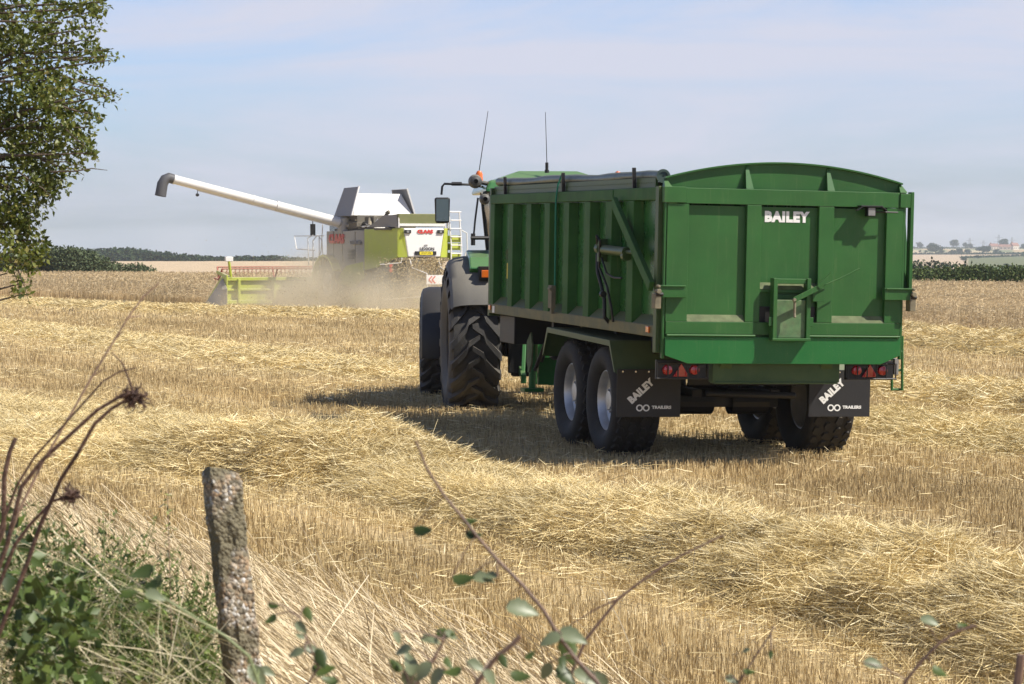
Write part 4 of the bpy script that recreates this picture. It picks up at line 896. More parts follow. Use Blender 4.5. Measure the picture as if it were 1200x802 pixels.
b = MB(); b.add([(-1.0, .06, 2.96), (-1.0, .1, 3.38), (-1.12, .9, 3.38), (-1.22, 2.1, 2.96), (-.97, .06, 2.96), (-.97, .1, 3.38), (-1.08, .9, 3.38), (-1.18, 2.1, 2.96)], [(0, 1, 2, 3), (7, 6, 5, 4), (0, 4, 5, 1), (1, 5, 6, 2), (2, 6, 7, 3), (3, 7, 4, 0)]); b.build('screen', M_FLAP, C)
b = MB(); b.add([(-1.0, 1.9, 2.94), (-.6, 2.0, 2.94), (-.4, 2.1, 3.22), (-.9, 2.2, 3.0), (-1.2, 2.4, 3.1)], [(0, 1, 2), (0, 2, 3, 4)]); b.tube([(-1.25, 2.5, 2.98), (-1.1, 1.9, 3.0), (-.95, 1.8, 3.25)], .03); b.build('guard', M_CWHT, C)
# grain tank flaps
def flap(q, m, th=.03):
    b = MB(); q = [Vector(p) for p in q]; nn = (q[1] - q[0]).cross(q[3] - q[0]).normalized() * th / 2; b.hexa([p - nn for p in q], [p + nn for p in q]); return b.build('tank_flap', m, C)
flap([(-1.25, 3.30, 3.40), (1.08, 3.30, 3.40), (.78, 3.68, 4.18), (-.95, 3.68, 4.18)], M_CWHT)
flap([(-1.33, 3.28, 3.38), (-1.33, 4.85, 3.38), (-1.02, 4.65, 4.40), (-1.02, 3.35, 4.42)], M_FLAP)
flap([(1.15, 3.28, 3.38), (1.15, 4.85, 3.38), (.86, 4.65, 4.36), (.86, 3.35, 4.36)], M_FLAP)
flap([(-1.2, 5.0, 3.40), (1.05, 5.0, 3.40), (.75, 4.75, 4.2), (-.9, 4.75, 4.2)], M_FLAP)
b = MB(); b.bar((1.16, 3.25, 3.40), (.87, 3.32, 4.38), .05, .05); b.build('flap_edge', M_CWHT, C); b = MB(); b.bar((-1.335, 3.25, 3.40), (-1.02, 3.32, 4.44), .05, .05)
b.build('flap_edge', M_CWHT, C)
# unloading arm
root = Vector((-1.45, 4.15, 3.17)); tip = Vector((-7.72, 4.2, 4.64)); dv = (tip - root).normalized()
b = MB(); b.tube([root, root.lerp(tip, .38)], .175, n=20); b.tube([root.lerp(tip, .38), tip], .158, n=20)
for k in (.38, .52, .985): b.tube([root.lerp(tip, k - .004), root.lerp(tip, k + .004)], .19 if k < .5 else .172, n=20)
b.bar(root + Vector((0, 0, -.19)), root.lerp(tip, .85) + Vector((0, 0, -.165)), .06, .05)
arm = b.build('unloading_arm', M_CWHT, C, smooth=True)
b = MB(); b.tube([tip - dv * .05, tip + dv * .10 + Vector((0, 0, .01)), tip + dv * .24 + Vector((0, 0, -.08)), tip + dv * .34 + Vector((0, 0, -.26)), tip + dv * .42 + Vector((0, 0, -.70))], [.175, .18, .185, .19, .20], n=18, caps=False); b.build('spout', mat('dark rubber spout', (.075, .075, .08), rough=.6), arm, smooth=True)
b = MB(); p = root.lerp(tip, .85); b.tube([p + Vector((0, 0, -.16)), p + Vector((0, 0, -.30))], .012); b.lathe([(-.06, .001), (-.05, .05), (.03, .06), (.04, .001)], p + Vector((0, 0, -.33)), axis='y', n=12); b.build('lamp', M_BLACK, arm)
b = MB(); b.tube([(-1.25, 4.15, 2.75), (-1.25, 4.15, 3.3)], .24, n=18); b.tube([(-1.1, 4.15, 3.12), root], .20, n=18); b.tube([(-.9, 3.6, 3.0), (-1.3, 3.8, 3.05)], .06); b.build('arm_turret', M_CGREY, C, smooth=True)
# cab, mirror, railings
b = MB(); b.box(-.72, .72, 5.25, 6.9, 1.7, 1.95); b.box(-.75, .75, 5.2, 7.05, 3.15, 3.32); cabc = b.build('cab', M_CWHT, C, bevel=.03)
b = MB(); b.box(-.70, .70, 5.3, 6.85, 1.95, 3.15); b.build('window', M_GLASS, cabc, bevel=.03)
b = MB(); b.tube([(-1.1, 5.3, 3.2), (-1.5, 6.5, 3.25), (-1.5, 6.5, 3.1)], .02); b.box(-1.59, -1.41, 6.46, 6.54, 2.68, 3.12); b.build('mirror', M_BLACK, C, bevel=.02)
b = MB()
for pts in ([(-1.55, 5.3, 2.68), (-1.75, 6.2, 2.68), (-1.95, 7.2, 2.68), (-1.9, 7.1, 2.2), (-1.6, 6.0, 2.15)], [(-1.62, 5.6, 1.7), (-1.62, 5.6, 2.68)], [(-1.7, 6.0, 1.4), (-1.7, 6.0, 2.5), (-1.6, 5.8, 2.72), (-1.55, 5.5, 2.5), (-1.55, 5.4, 1.7)], [(-1.75, 6.3, 1.6), (-1.78, 6.3, 2.6), (-1.70, 6.0, 2.7)], [(-1.58, 5.35, 3.1), (-1.55, 5.6, 2.1), (-1.6, 5.9, 1.75)]): b.tube(pts, .018, n=6)
b.build('railing', M_CWHT, C, smooth=True)
# wheels
for s in (-1, 1):
    W = empty('front_wheel', (s * 1.30, 5.0, .92)); W.parent = C; tyre(W, (0, 0, 0), .95, .65, .45, 'ag'); rim_mesh(W, (0, 0, 0), .46, .65, s, M_CWHT)
    W = empty('rear_wheel', (s * 1.22, 1.0, .62)); W.parent = C; tyre(W, (0, 0, 0), .65, .45, .32, 'ag'); rim_mesh(W, (0, 0, 0), .33, .45, s, M_CWHT)
    b = MB(); pts = [(5.0 + math.sin(t) * 1.12, .92 + math.cos(t) * 1.08) for t in [R(a) for a in range(-60, 100, 16)]]; inn = [(5.0 + (y - 5.0) * .93, .92 + (z - .92) * .93) for y, z in pts]
    x0, x1 = sorted((s * 1.05, s * 1.72)); b.prism(pts + inn[::-1], x0, x1, axis='x'); b.build('fender', M_LIME, C)
for z in (1.62, 1.46):
    b = MB(); b.lathe([(0, .08), (-.03, .07), (-.035, .001)], (-1.15, .25, z), axis='y', n=14); b.build('tail_lamp', M_RED, C)
b = MB(); b.box(-1.22, -1.08, .26, .9, 1.4, 1.7); b.build('lamp_bracket', M_BLACK, C)
# ladder at the rear right corner
b = MB()
for x in (1.02, 1.42): b.tube([(x, -.02, 1.55), (x + .03, .02, 2.3), (x - .02, .1, 3.50)], .026, n=8)
for k in range(7): b.tube([(1.03, .0, 1.75 + .29 * k), (1.43, .0, 1.75 + .29 * k)], .022, n=6)
b.tube([(1.0, .1, 3.50), (1.43, .1, 3.50)], .024); b.tube([(.70, .25, 3.0), (.66, .25, 3.40), (.75, .2, 3.48), (1.0, .1, 3.48)], .02); b.tube([(1.55, .1, 1.8), (1.72, .1, 2.2), (1.70, .1, 2.75), (1.55, .2, 2.85)], .022)
b.build('ladder', M_CWHT, C, smooth=True)
for z in (1.95, 2.28, 2.55): 
    b = MB(); b.box(1.10, 1.44, .08, .50, z - .12, z + .12); b.build('step_box', M_LIME, C, bevel=.01)
b = MB(); b.tube([(.86, .3, 3.12), (.86, .3, 3.36)], .055); b.build('fire_extinguisher', M_CRED, C, smooth=True)
# hazard board hung behind
b = MB(); b.tube([(-.55, .0, 1.86), (-.55, -.2, 1.55), (-.15, -.55, 1.35), (-.15, -.6, .75), (-.4, -.5, .55), (-1.6, -.1, .45)], .022); b.tube([(.55, .0, 1.86), (.55, -.2, 1.55), (.70, -.55, 1.35), (.70, -.6, .75)], .022)
b.tube([(-.85, .0, 1.90), (-.9, -.05, 1.72), (-1.5, .4, 1.66)], .02); b.build('hanging_frame', M_CWHT, C, smooth=True)
b = MB(); b.box(-.20, .74, -.62, -.60, .98, 1.30); hb = b.build('hazard_board', M_CWHT, C)
for k, (x, s) in enumerate(((-.10, -1), (.02, -1), (.44, 1), (.56, 1))):
    b = MB(); b.bar((x + .05 - s * .06, -.626, 1.26), (x + .05 + s * .06, -.626, 1.14), .008, .04, up=(0, 0, 1)); b.bar((x + .05 + s * .06, -.626, 1.14), (x + .05 - s * .06, -.626, 1.02), .008, .04, up=(0, 0, 1)); b.build('chevron', M_CRED, hb)
# cutting header
HX = MB(); HX.box(-4.45, 4.45, 7.7, 7.78, .12, 1.02); HX.box(-4.45, 4.45, 7.6, 7.85, 1.03, 1.16); HX.box(-4.45, 4.45, 7.55, 7.9, .18, .32); HX.box(-4.45, 4.45, 7.62, 7.68, .66, .74)
for x in (-4.0, -2.6, -1.3, 1.3, 2.6, 4.0): HX.box(x - .05, x + .05, 7.5, 7.69, .2, 1.1)
HX.box(-.7, .7, 5.8, 7.7, .6, 1.4)
for s in (-1, 1): HX.prism([(7.55, .15), (7.55, 1.25), (8.2, 1.15), (9.4, .45), (9.8, .15)], s * 4.46 - .03, s * 4.46 + .03, axis='x')
hd = HX.build('header', M_LIME, C, bevel=.015)
for s in (-1, 1):
    b = MB(); b.add([(s * 4.50, 7.4, .1), (s * 4.50, 7.4, .75), (s * 4.50, 7.9, 1.15), (s * 4.50, 9.9, .1), (s * 4.72, 7.6, .1), (s * 4.66, 7.6, .7), (s * 4.60, 7.9, 1.0), (s * 4.58, 9.7, .1)], [(0, 1, 2, 3), (7, 6, 5, 4), (0, 4, 5, 1), (1, 5, 6, 2), (2, 6, 7, 3), (3, 7, 4, 0)]); b.build('crop_divider', M_CGREY, hd, bevel=.03)
b = MB()
for s in (-1, 1): b = MB(); b.bar((s * 4.3, 7.6, 1.1), (s * 4.3, 9.0, 1.35), .1, .12); b.build('reel_arm', M_LIME, hd)
b = MB(); b.tube([(-4.25, 7.7, 1.1), (-4.35, 7.65, 1.75)], .05); b.build('lamp_post', M_LIME, hd)
b = MB(); b.box(-4.5, -4.2, 7.6, 7.72, 1.74, 1.92); b.build('marker_lamp', M_CWHT, hd, bevel=.02)
reel = MB(); rc = (8.85, 1.05)
reel.tube([(-4.3, *rc), (4.3, *rc)], .05)
for k in range(6):
    t = 2 * PI * k / 6 + .4; y = rc[0] + .52 * math.sin(t); z = rc[1] + .52 * math.cos(t)
    reel.tube([(-4.3, y, z), (4.3, y, z)], .028, n=6)
    for j in range(52): reel.bar((-4.25 + j * .166, y, z), (-4.25 + j * .166, y + .05, z - .2), .012, .012)
    for x in (-4.3, -2.1, 0, 2.1, 4.3): reel.bar((x, *rc), (x, y, z), .04, .05)
reel.build('reel', mat('dull red reel paint', (.42, .06, .05), rough=.6, dust=.35), hd)

# flying chaff and dust
M_CHAFF = rampmat('flying chaff', [(0, (.34, .26, .15)), (.5, (.52, .40, .21)), (1, (.80, .68, .42))], rough=.7, trans=.2)
n = 9000; l1 = np.stack([RNG.normal(0, .55, n), RNG.uniform(-.48, .6, n), 1.85 * RNG.power(1.3, n)], -1)
l1[:, 0] *= 1 + .6 * (1.9 - l1[:, 2]) / 1.9
th = R(27); wx_ = CX + l1[:, 0] * math.cos(th) - l1[:, 1] * math.sin(th); wy_ = CY + l1[:, 0] * math.sin(th) + l1[:, 1] * math.cos(th)
n2 = 6500; x2 = np.concatenate([RNG.normal(-5, 2.6, n2)]); y2 = RNG.normal(82.5, 2.2, n2); z2 = np.abs(RNG.normal(0, .85, n2)) + .1
P = np.concatenate([np.stack([wx_, wy_, l1[:, 2] + .05], -1), np.stack([x2, y2, z2], -1)]); nn_ = len(P)
D = norm(RNG.normal(size=(nn_, 3))); ln = np.concatenate([RNG.uniform(.03, .10, n), RNG.uniform(.012, .035, n2)]); wd = np.concatenate([RNG.uniform(.008, .025, n), RNG.uniform(.006, .018, n2)])
V, Q = blades1(P, D, ln, wd); o = npmesh('flying_chaff', V, Q, M_CHAFF, rnd=np.repeat(RNG.random(nn_), 4)); tag(o, 'chopped straw and chaff flying out behind the harvester', 'chaff', kind='stuff')

def volume(name, x0, x1, y0, y1, z0, z1, label, puffs, dens, col, rate):
    b = MB(); b.box(x0, x1, y0, y1, z0, z1)
    m = bpy.data.materials.new(name); m.use_nodes = True; t = m.node_tree; t.nodes.clear(); l = t.links.new
    o = N(t, 'ShaderNodeOutputMaterial'); v = N(t, 'ShaderNodeVolumePrincipled'); v.inputs['Color'].default_value = (*col, 1); v.inputs['Anisotropy'].default_value = .2
    g = N(t, 'ShaderNodeNewGeometry'); nz = N(t, 'ShaderNodeTexNoise'); nz.inputs['Scale'].default_value = .55; nz.inputs['Detail'].default_value = 4; nz.inputs['Distortion'].default_value = .6; l(g.outputs['Position'], nz.inputs[0])
    mr = N(t, 'ShaderNodeMapRange'); mr.inputs[1].default_value = .36; mr.inputs[2].default_value = .62; mr.inputs[3].default_value = .12; l(nz.outputs[0], mr.inputs[0])
    acc = None
    for (c, rad, k) in puffs:
        s = N(t, 'ShaderNodeVectorMath', operation='SUBTRACT'); l(g.outputs['Position'], s.inputs[0]); s.inputs[1].default_value = c
        dv_ = N(t, 'ShaderNodeVectorMath', operation='DIVIDE'); l(s.outputs[0], dv_.inputs[0]); dv_.inputs[1].default_value = rad
        le = N(t, 'ShaderNodeVectorMath', operation='LENGTH'); l(dv_.outputs[0], le.inputs[0])
        f = N(t, 'ShaderNodeMapRange', interpolation_type='SMOOTHSTEP'); f.inputs[1].default_value = 1; f.inputs[2].default_value = .1; f.inputs[3].default_value = 0; f.inputs[4].default_value = k; l(le.outputs['Value'], f.inputs[0])
        if acc is None: acc = f.outputs[0]
        else:
            a = N(t, 'ShaderNodeMath', operation='ADD'); l(acc, a.inputs[0]); l(f.outputs[0], a.inputs[1]); acc = a.outputs[0]
    q = N(t, 'ShaderNodeMath', operation='MULTIPLY'); l(acc, q.inputs[0]); l(mr.outputs[0], q.inputs[1])
    q2 = N(t, 'ShaderNodeMath', operation='MULTIPLY'); l(q.outputs[0], q2.inputs[0]); q2.inputs[1].default_value = dens; l(q2.outputs[0], v.inputs['Density']); l(v.outputs[0], o.inputs['Volume'])
    ob = b.build(name, m); tag(ob, label, 'dust', kind='stuff'); return ob
volume('dust_cloud', -14, 2, 75, 95, -.2, 5.2, 'pale dust cloud hanging round the harvester wheels and header',
       [((-5.2, 81.8, .2), (4.2, 3.5, 2.0), 1.0), ((-6.6, 84.5, .5), (3.0, 4, 2.2), .45), ((-3.4, 80.6, .2), (3.2, 2.2, 1.15), .8), ((-8.5, 85, .3), (3.0, 4, 1.3), .3), ((-6.0, 85, 1.6), (2.2, 3, 1.5), .18)], 1.05, (.97, .87, .67), 1)

# ------------------------------------------------------------------ vegetation
def leafmat(name, stops, trans=.28, rough=.45, spec=.45): return rampmat(name, stops, rough=rough, spec=spec, trans=trans)
M_HAW = leafmat('hawthorn leaves', [(0, (.04, .06, .012)), (.4, (.11, .14, .025)), (.75, (.21, .23, .05)), (1, (.40, .33, .13))], trans=.38)
M_FAR = leafmat('distant leaves', [(0, (.018, .036, .016)), (.5, (.035, .060, .024)), (1, (.07, .10, .036))], trans=.15, rough=.8, spec=.1)
M_HEDGE = leafmat('hedge leaves', [(0, (.035, .06, .015)), (.5, (.075, .11, .03)), (.85, (.13, .16, .045)), (1, (.24, .20, .10))], trans=.15, rough=.7, spec=.2)
M_WEED = leafmat('weed leaves', [(0, (.03, .05, .012)), (.4, (.10, .15, .03)), (.72, (.20, .26, .06)), (.88, (.42, .38, .20)), (1, (.74, .66, .46))], trans=.25, rough=.5)
M_BARK = mat('bark', (.10, .075, .055), rough=.9, var=.4, vscale=20, bump=.6, bscale=40)
M_DEAD = mat('dead stem', (.085, .045, .030), rough=.75, var=.4, vscale=30, bump=.4, bscale=90)
M_DEADP = mat('pale dead stem', (.30, .20, .14), rough=.75, var=.3, vscale=30)
def leaves_geo(P, size, rnd, aspect=.55, up=.3):
    n = len(P); d = norm(RNG.normal(size=(n, 3))); nr = norm(RNG.normal(size=(n, 3)) + [0, 0, up]); s = norm(np.cross(d, nr))
    a = size[:, None]; w_ = a * aspect / 2
    fold = norm(np.cross(s, d)) * a * .10
    V = np.stack([P, P + d * a * .45 + s * w_ + fold, P + d * a, P + d * a * .45 - s * w_ + fold, P + d * a * .5], 1).reshape(-1, 3)
    b_ = (np.arange(n) * 5)[:, None]
    Q = np.concatenate([b_ + [0, 1, 2, 4], b_ + [0, 4, 2, 3]])
    return V, Q, np.repeat(rnd, 5)
def in_blobs(n, blobs, shell=.35, clump=0):
    c = np.array([b[0] for b in blobs], float); r = np.array([b[1] for b in blobs], float); wv = r.prod(1) ** (2 / 3); k = RNG.choice(len(blobs), n, p=wv / wv.sum())
    u = norm(RNG.normal(size=(n, 3))) * (RNG.uniform(shell ** 3, 1, n) ** (1 / 3))[:, None]
    P = c[k] + u * r[k]
    return P, k
def clumpy(P, scale, keep):
    f = fnoise(P[:, 0] / scale + P[:, 2] / scale * .7 + 31, P[:, 1] / scale * .9 + P[:, 2] / scale + 17); return f > np.quantile(f, 1 - keep)

def make_tree(name, H, W, seed, n=900, ls=.75, label=None):
    rr = random.Random(seed); root = empty(name, (0, 0, 0)); b = MB()
    b.tube([(0, 0, 0), (.05 * H * rr.uniform(-1, 1), 0, H * .25), (0, 0, H * .55)], [H * .035, H * .026, H * .014], n=7); blobs = []
    for k in range(9):
        a = rr.uniform(0, 2 * PI); rad = W * .5 * rr.uniform(.25, .72); z = H * rr.uniform(.42, .84); p = (rad * math.cos(a), rad * math.sin(a), z)
        b.tube([(0, 0, H * rr.uniform(.2, .45)), (p[0] * .5, p[1] * .5, z * .8), p], [H * .014, H * .01, H * .004], n=5); q = W * rr.uniform(.17, .29); blobs.append((p, (q, q, q * .8)))
    blobs.append(((0, 0, H * .80), (W * .25, W * .25, H * .2))); blobs.append(((0, 0, H * .55), (W * .33, W * .33, H * .25)))
    b.build('trunk', M_BARK, root); P, k = in_blobs(int(n * 1.3), blobs); P = P[clumpy(P, H * .12, .8)]; tone = RNG.random(len(blobs))
    V, Q, rn = leaves_geo(P, RNG.uniform(.6, 1.3, len(P)) * ls, np.clip(RNG.random(len(P)) * .7 + .15, 0, 1), .8)
    npmesh('crown', V, Q, M_FAR, rnd=rn, parent=root); return root
protos = [make_tree('field_tree', 9, 9, s, 2600, .60) for s in (1, 2, 3)] + [make_tree('field_tree', 9, 8, 5, 2600, .62)]
used = [False] * 4
def place_tree(px, top, d, label, group, k, wscale=1.0, base=None):
    """a tree of its own at distance d whose top stands where the photo shows it"""
    x = (px - 600) / F * d; z0 = gz(x, d) if base is None else base; h = CAMZ - (top - HZ) / F * d - z0; s = max(h, 2.5) / 9
    if not used[k]: o = protos[k]; used[k] = True
    else:
        o = protos[k].copy(); COL.objects.link(o)
        for ch in list(protos[k].children): c = ch.copy(); COL.objects.link(c); c.parent = o
    o.location = (x, d, z0 - .1); o.rotation_euler = (0, 0, random.uniform(0, 6)); o.scale = (s * wscale, s * wscale, s)
    tag(o, label, 'tree', group); return o
def where(px):
    return px
right = [(1077, 283.5, 2500, 1.1, 'round tree on the skyline nearest the trailer'), (1091, 284.5, 2450, 1.4, 'broad tree on the skyline, second out from the trailer'), (1096, 286, 1850, 1.8, 'big dark tree below the skyline, nearest the trailer'),
         (1117, 281, 2520, 1.3, 'tall round lone tree on the skyline'), (1131, 284, 2520, 1.0, 'left one of two joined skyline trees'), (1137, 285.5, 2500, 1.0, 'right one of two joined skyline trees'),
         (1152, 288, 1870, 1.9, 'wide dark tree below the skyline, left of the farmhouses'), (1125, 291.5, 1870, 1.8, 'low dark tree in the middle of the far hill'), (1116, 292.5, 1860, 1.7, 'low dark tree left of the middle of the far hill'),
         (1134, 292, 1865, 1.6, 'low dark tree right of the middle of the far hill'), (1163, 285, 2520, 1.0, 'small skyline tree above the farmhouses'), (1175, 280, 2500, 1.2, 'brightest green tree standing behind the farmhouses'),
         (1199, 285.5, 2420, 1.3, 'dark tree at the right end of the skyline'), (1194, 290, 2350, 1.6, 'low dark tree just right of the farmhouses'), (1171, 294.5, 1900, 1.3, 'dark tree in front of the farmhouses'),
         (1167, 292, 1900, 1.4, 'bushy tree left of the farmhouse with the pink roof'), (1145, 299.5, 1420, 1.2, 'lone tree at the edge of the pale field'), (1129, 304, 1250, 1.5, 'round bushy tree low in the pale field'),
         (1180, 308.5, 960, 1.3, 'small bushy tree beside the green slope'), (1068, 296, 2000, 1.3, 'low tree at the left end of the pale field'), (1078, 297.5, 1980, 1.1, 'small low tree above the pale field'), (1102, 293, 1860, 1.7, 'low bushy tree beside the big dark tree'), (1085, 300, 1960, 1.2, 'scrubby tree on the top edge of the pale field'), (1186, 288.5, 2460, 1.5, 'low tree behind the pink farmhouse roof')]
for i, (px, top, d, ws, lab) in enumerate(right): place_tree(px, top, d, lab, 'trees on the far hill', i % 4, ws)
rr = random.Random(12)
i = 0; px = 4
tops = lambda p: np.interp(p, [0, 60, 100, 130, 150, 180, 215, 260, 290, 295, 300, 310, 320, 330, 345, 480, 560], [297, 296, 293.5, 291, 290.5, 293.5, 298, 300.5, 300.5, 297.5, 300.5, 300, 299.5, 299, 301.5, 303, 303])
while px < 560:
    place_tree(px, float(tops(px)) + rr.uniform(-.5, .7), 690 + rr.uniform(-12, 25), 'one of the hazy trees making up the dark wood line along the left horizon', 'trees of the distant wood line', i % 4, rr.uniform(1.3, 1.8))
    i += 1; px += rr.uniform(6.5, 9.5)

M_BUSHG = leafmat('haze greyed bush leaves', [(0, (.05, .07, .035)), (.5, (.10, .13, .065)), (1, (.17, .20, .11))], trans=.15, rough=.8, spec=.1)  # distance haze put into the leaf colour, greyed and lightened
# hedges
def hedge(name, pts, d_jit, heights, n, ls, m, label, cat, width=1.6, group=None, kind=None):
    """a row of bushes along points (px, distance) ; heights = z of the top in photo rows"""
    Ps = []; blobs = []
    b = MB()
    for (px, top, d) in pts:
        x = (px - 600) / F * d; z0 = gz(x, d); zt = CAMZ - (top - HZ) / F * d; h = max(zt - z0, .8)
        blobs.append(((x, d, z0 + h * .5), (width * RNG.uniform(.7, 1.2), width * .8, h * .5)))
        b.tube([(x, d, z0 - .1), (x + .1, d, z0 + h * .5), (x - .1, d + .1, z0 + h * .8)], [.08, .05, .02], n=5)
    root = empty(name, (blobs[0][0][0], blobs[0][0][1], 0)); rl = root.location
    o = b.build('stems', M_BARK, root); o.location = -rl
    P, k = in_blobs(int(n * 1.25), blobs, .5); P = P[clumpy(P, width * .3, .8)]
    V, Q, rn = leaves_geo(P, RNG.uniform(.6, 1.4, len(P)) * ls, np.clip(RNG.beta(2, 2, len(P)), 0, 1), .7)
    c = npmesh('foliage', V, Q, m, rnd=rn, parent=root); c.location = -rl
    tag(root, label, cat, group, kind); return root
hedge('hedge', [(px, 311.0 + 1.8 * math.sin(px * .31) + (2.5 if 1040 < px < 1115 else 0) + (3 if px > 1190 else 0) * 0, 131) for px in range(880, 1400, 7)], 0, 0, 62000, .14, M_HEDGE, 'dark brambly hedge along the far edge of the right wheat', 'hedge', 1.3)
hedge('hedge', [(px, np.interp(px, [1040, 1075, 1095, 1130, 1150], [306, 303.5, 305.0, 308, 311]) + math.sin(px * .9), 300) for px in range(860, 1300, 6)], 0, 0, 30000, .4, M_FAR, 'bluish green tree belt beyond the brambly hedge', 'hedge', 3.6)
hedge('hedge', [(px, 322, 134) for px in range(1062, 1106, 6)], 0, 0, 5000, .13, M_HEDGE, 'low scrubby hedge beside the trailer tailgate', 'hedge', .9)
hedge('hedge', [(px, 290.6, 2560) for px in range(900, 1330, 5)], 0, 0, 8500, 1.6, M_FAR, 'thin dark hedge along the far skyline', 'hedge', 5)
hedge('hedge', [(px, np.interp(px, [1040, 1100, 1170, 1290], [302.2, 300.5, 297.2, 297.0]), 1840) for px in range(1040, 1290, 5)], 0, 0, 5000, 1.4, M_FAR, 'far hedge along the top of the pale field', 'hedge', 5)
hedge('hedge', [(px, np.interp(px, [1128, 1185], [308.3, 302.2]) , 1320 + (px - 1060) * 2.6 - 15) for px in range(1128, 1290, 4)], 0, 0, 4000, 1.0, M_FAR, 'hedge slanting between the pale field and the green slope', 'hedge', 3)
hedge('bush', [(px, t, 152 + RNG.uniform(-1.5, 1.5)) for px, t in ((-30, 296), (-15, 296), (0, 296), (14, 294), (28, 293), (42, 291), (55, 290), (66, 288.5), (76, 287.5), (86, 289), (96, 291), (106, 294), (116, 300), (62, 295), (82, 296), (30, 300))], 0, 0, 26000, .17, M_BUSHG, 'big rounded grey green bush at the far left wheat edge', 'bush', 1.0)
hedge('bush', [(px, t, 158) for px, t in ((122, 304), (130, 306.5), (140, 308), (152, 309), (163, 307.5), (172, 311), (112, 303))], 0, 0, 6000, .13, M_BUSHG, 'low ragged scrub right of the big rounded bush', 'bush', .7)

# farmhouses and pylons far off
M_WALLF = mat('farmhouse wall', (.7, .62, .52), rough=.9, var=.15, vscale=.5); M_ROOFF = mat('farmhouse roof', (.30, .15, .11), rough=.9, var=.2, vscale=.6); M_DKW = mat('dark window', (.03, .035, .04), rough=.2)
for (px, d, wd_, hh, lab, rz, rm) in ((1164, 2330, 8, 4.6, 'small farm building left of the others on the far hill', .2, M_ROOFF), (1177, 2300, 11, 4.0, 'long low farmhouse between the far trees', -.1, M_ROOFF), (1188, 2310, 7.5, 5.2, 'farmhouse with the brightest pink red roof', .5, M_ROOFF)):
    x = (px - 600) / F * d; g = gz(x, d); r0 = empty('farmhouse', (x, d, g), (0, 0, rz)); tag(r0, lab, 'farmhouse', 'farmhouses on the far hill')
    b = MB(); b.box(-wd_ / 2, wd_ / 2, -3, 3, 0, hh * .75); b.build('wall', M_WALLF, r0)
    b = MB(); b.prism([(-3.4, hh * .75), (3.4, hh * .75), (0, hh * 1.3)], -wd_ / 2 - .3, wd_ / 2 + .3, axis='x'); rf = b.build('roof', rm, r0)
    b = MB(); b.box(-wd_ / 2 + .6, -wd_ / 2 + 1.4, -.5, .5, hh * 1.05, hh * 1.5); b.build('chimney', M_ROOFF, rf)
    for k in range(3): b = MB(); xx = -wd_ / 3 + k * wd_ / 3; b.box(xx - .5, xx + .5, -3.06, -3.003, 1.0, 2.0); b.build('window', M_DKW, r0)
M_PY = mat('pylon steel', (.25, .26, .27), rough=.6)
def pylon(H):
    r0 = empty('pylon', (0, 0, 0)); b = MB(); w0 = H * .09
    for sx in (-1, 1):
        for sy in (-1, 1): b.bar((sx * w0, sy * w0, 0), (sx * w0 * .15, sy * w0 * .15, H), .35, .35)
    for k in range(7):
        z0 = H * k / 8; z1 = H * (k + 1) / 8; a = w0 * (1 - .85 * k / 8); c = w0 * (1 - .85 * (k + 1) / 8)
        for s in (-1, 1): b.bar((-s * a, -a, z0), (s * c, -c, z1), .22, .22)
    b.build('tower', M_PY, r0)
    b = MB()
    for z, ww in ((.68, .20), (.80, .16), (.92, .12)): b.bar((-H * ww, 0, H * z), (H * ww, 0, H * z), .3, .45)
    b.build('crossarm', M_PY, r0); return r0
py0 = pylon(46)
for k, (px, top, d, lab) in enumerate(((1136, 279, 3300, 'faint pylon behind the two joined skyline trees'), (1152, 282, 3500, 'faint pylon midway between the joined trees and farmhouses'), (1170, 275.5, 3200, 'faint pylon just left of the brightest green tree'), (1185.5, 278.5, 3250, 'faint pylon just right of the brightest green tree'))):
    o = py0 if k == 0 else py0.copy()
    if k:
        COL.objects.link(o)
        for ch in list(py0.children): c = ch.copy(); COL.objects.link(c); c.parent = o
    zt = CAMZ - (top - HZ) / F * d; o.location = ((px - 600) / F * d, d, zt - 46); tag(o, lab, 'pylon', 'pylons beyond the far hill')

# hawthorn tree leaning in from the left
TD = 13.0
tr = empty('hawthorn_tree', (-4.0, TD, gz(-4.0, TD))); tag(tr, 'leafy hawthorn tree reaching in over the left of the field', 'tree'); tl = Vector(tr.location)
tips = [(30, 12, .30), (70, 28, .24), (100, 12, .12), (20, 75, .34), (72, 70, .24), (108, 68, .10), (126, 72, .07), (95, 62, .12), (40, 125, .32), (85, 115, .20), (110, 108, .10), (128, 112, .08), (10, 160, .34), (60, 165, .26), (98, 150, .14), (108, 172, .08), (78, 188, .09), (40, 200, .24), (10, 225, .26), (58, 214, .07), (20, 250, .12), (8, 262, .13), (35, 235, .10), (12, 295, .13), (38, 288, .10), (25, 312, .08), (45, 300, .06), (28, 330, .05), (22, 345, .04), (5, 320, .08), (118, 5, .08), (55, 95, .2), (15, 20, .3), (50, 140, .2), (105, 180, .05), (32, 275, .09)]
b = MB(); zb = gz(-4.0, TD)
b.tube([(-4.0, TD, zb - .2), (-4.05, TD + .05, zb + .7), (-3.9, TD + .1, zb + 1.6), (-3.95, TD, zb + 3.2), (-3.85, TD, zb + 4.6)], [.15, .12, .09, .06, .02], n=10)
hubs = [Vector((-3.25 + rr.uniform(-.15, .15), TD + rr.uniform(-.3, .3), z)) for z in (1.75, 2.2, 2.6, 3.0, 3.4, 3.8, 4.3)]
for h in hubs:
    s0 = Vector((-3.95, TD, max(1.1, h.z - .55))); b.tube([s0, s0.lerp(h, .5) + Vector((0, rr.uniform(-.1, .1), .05)), h], [.045, .03, .018], n=6)
blobs = []
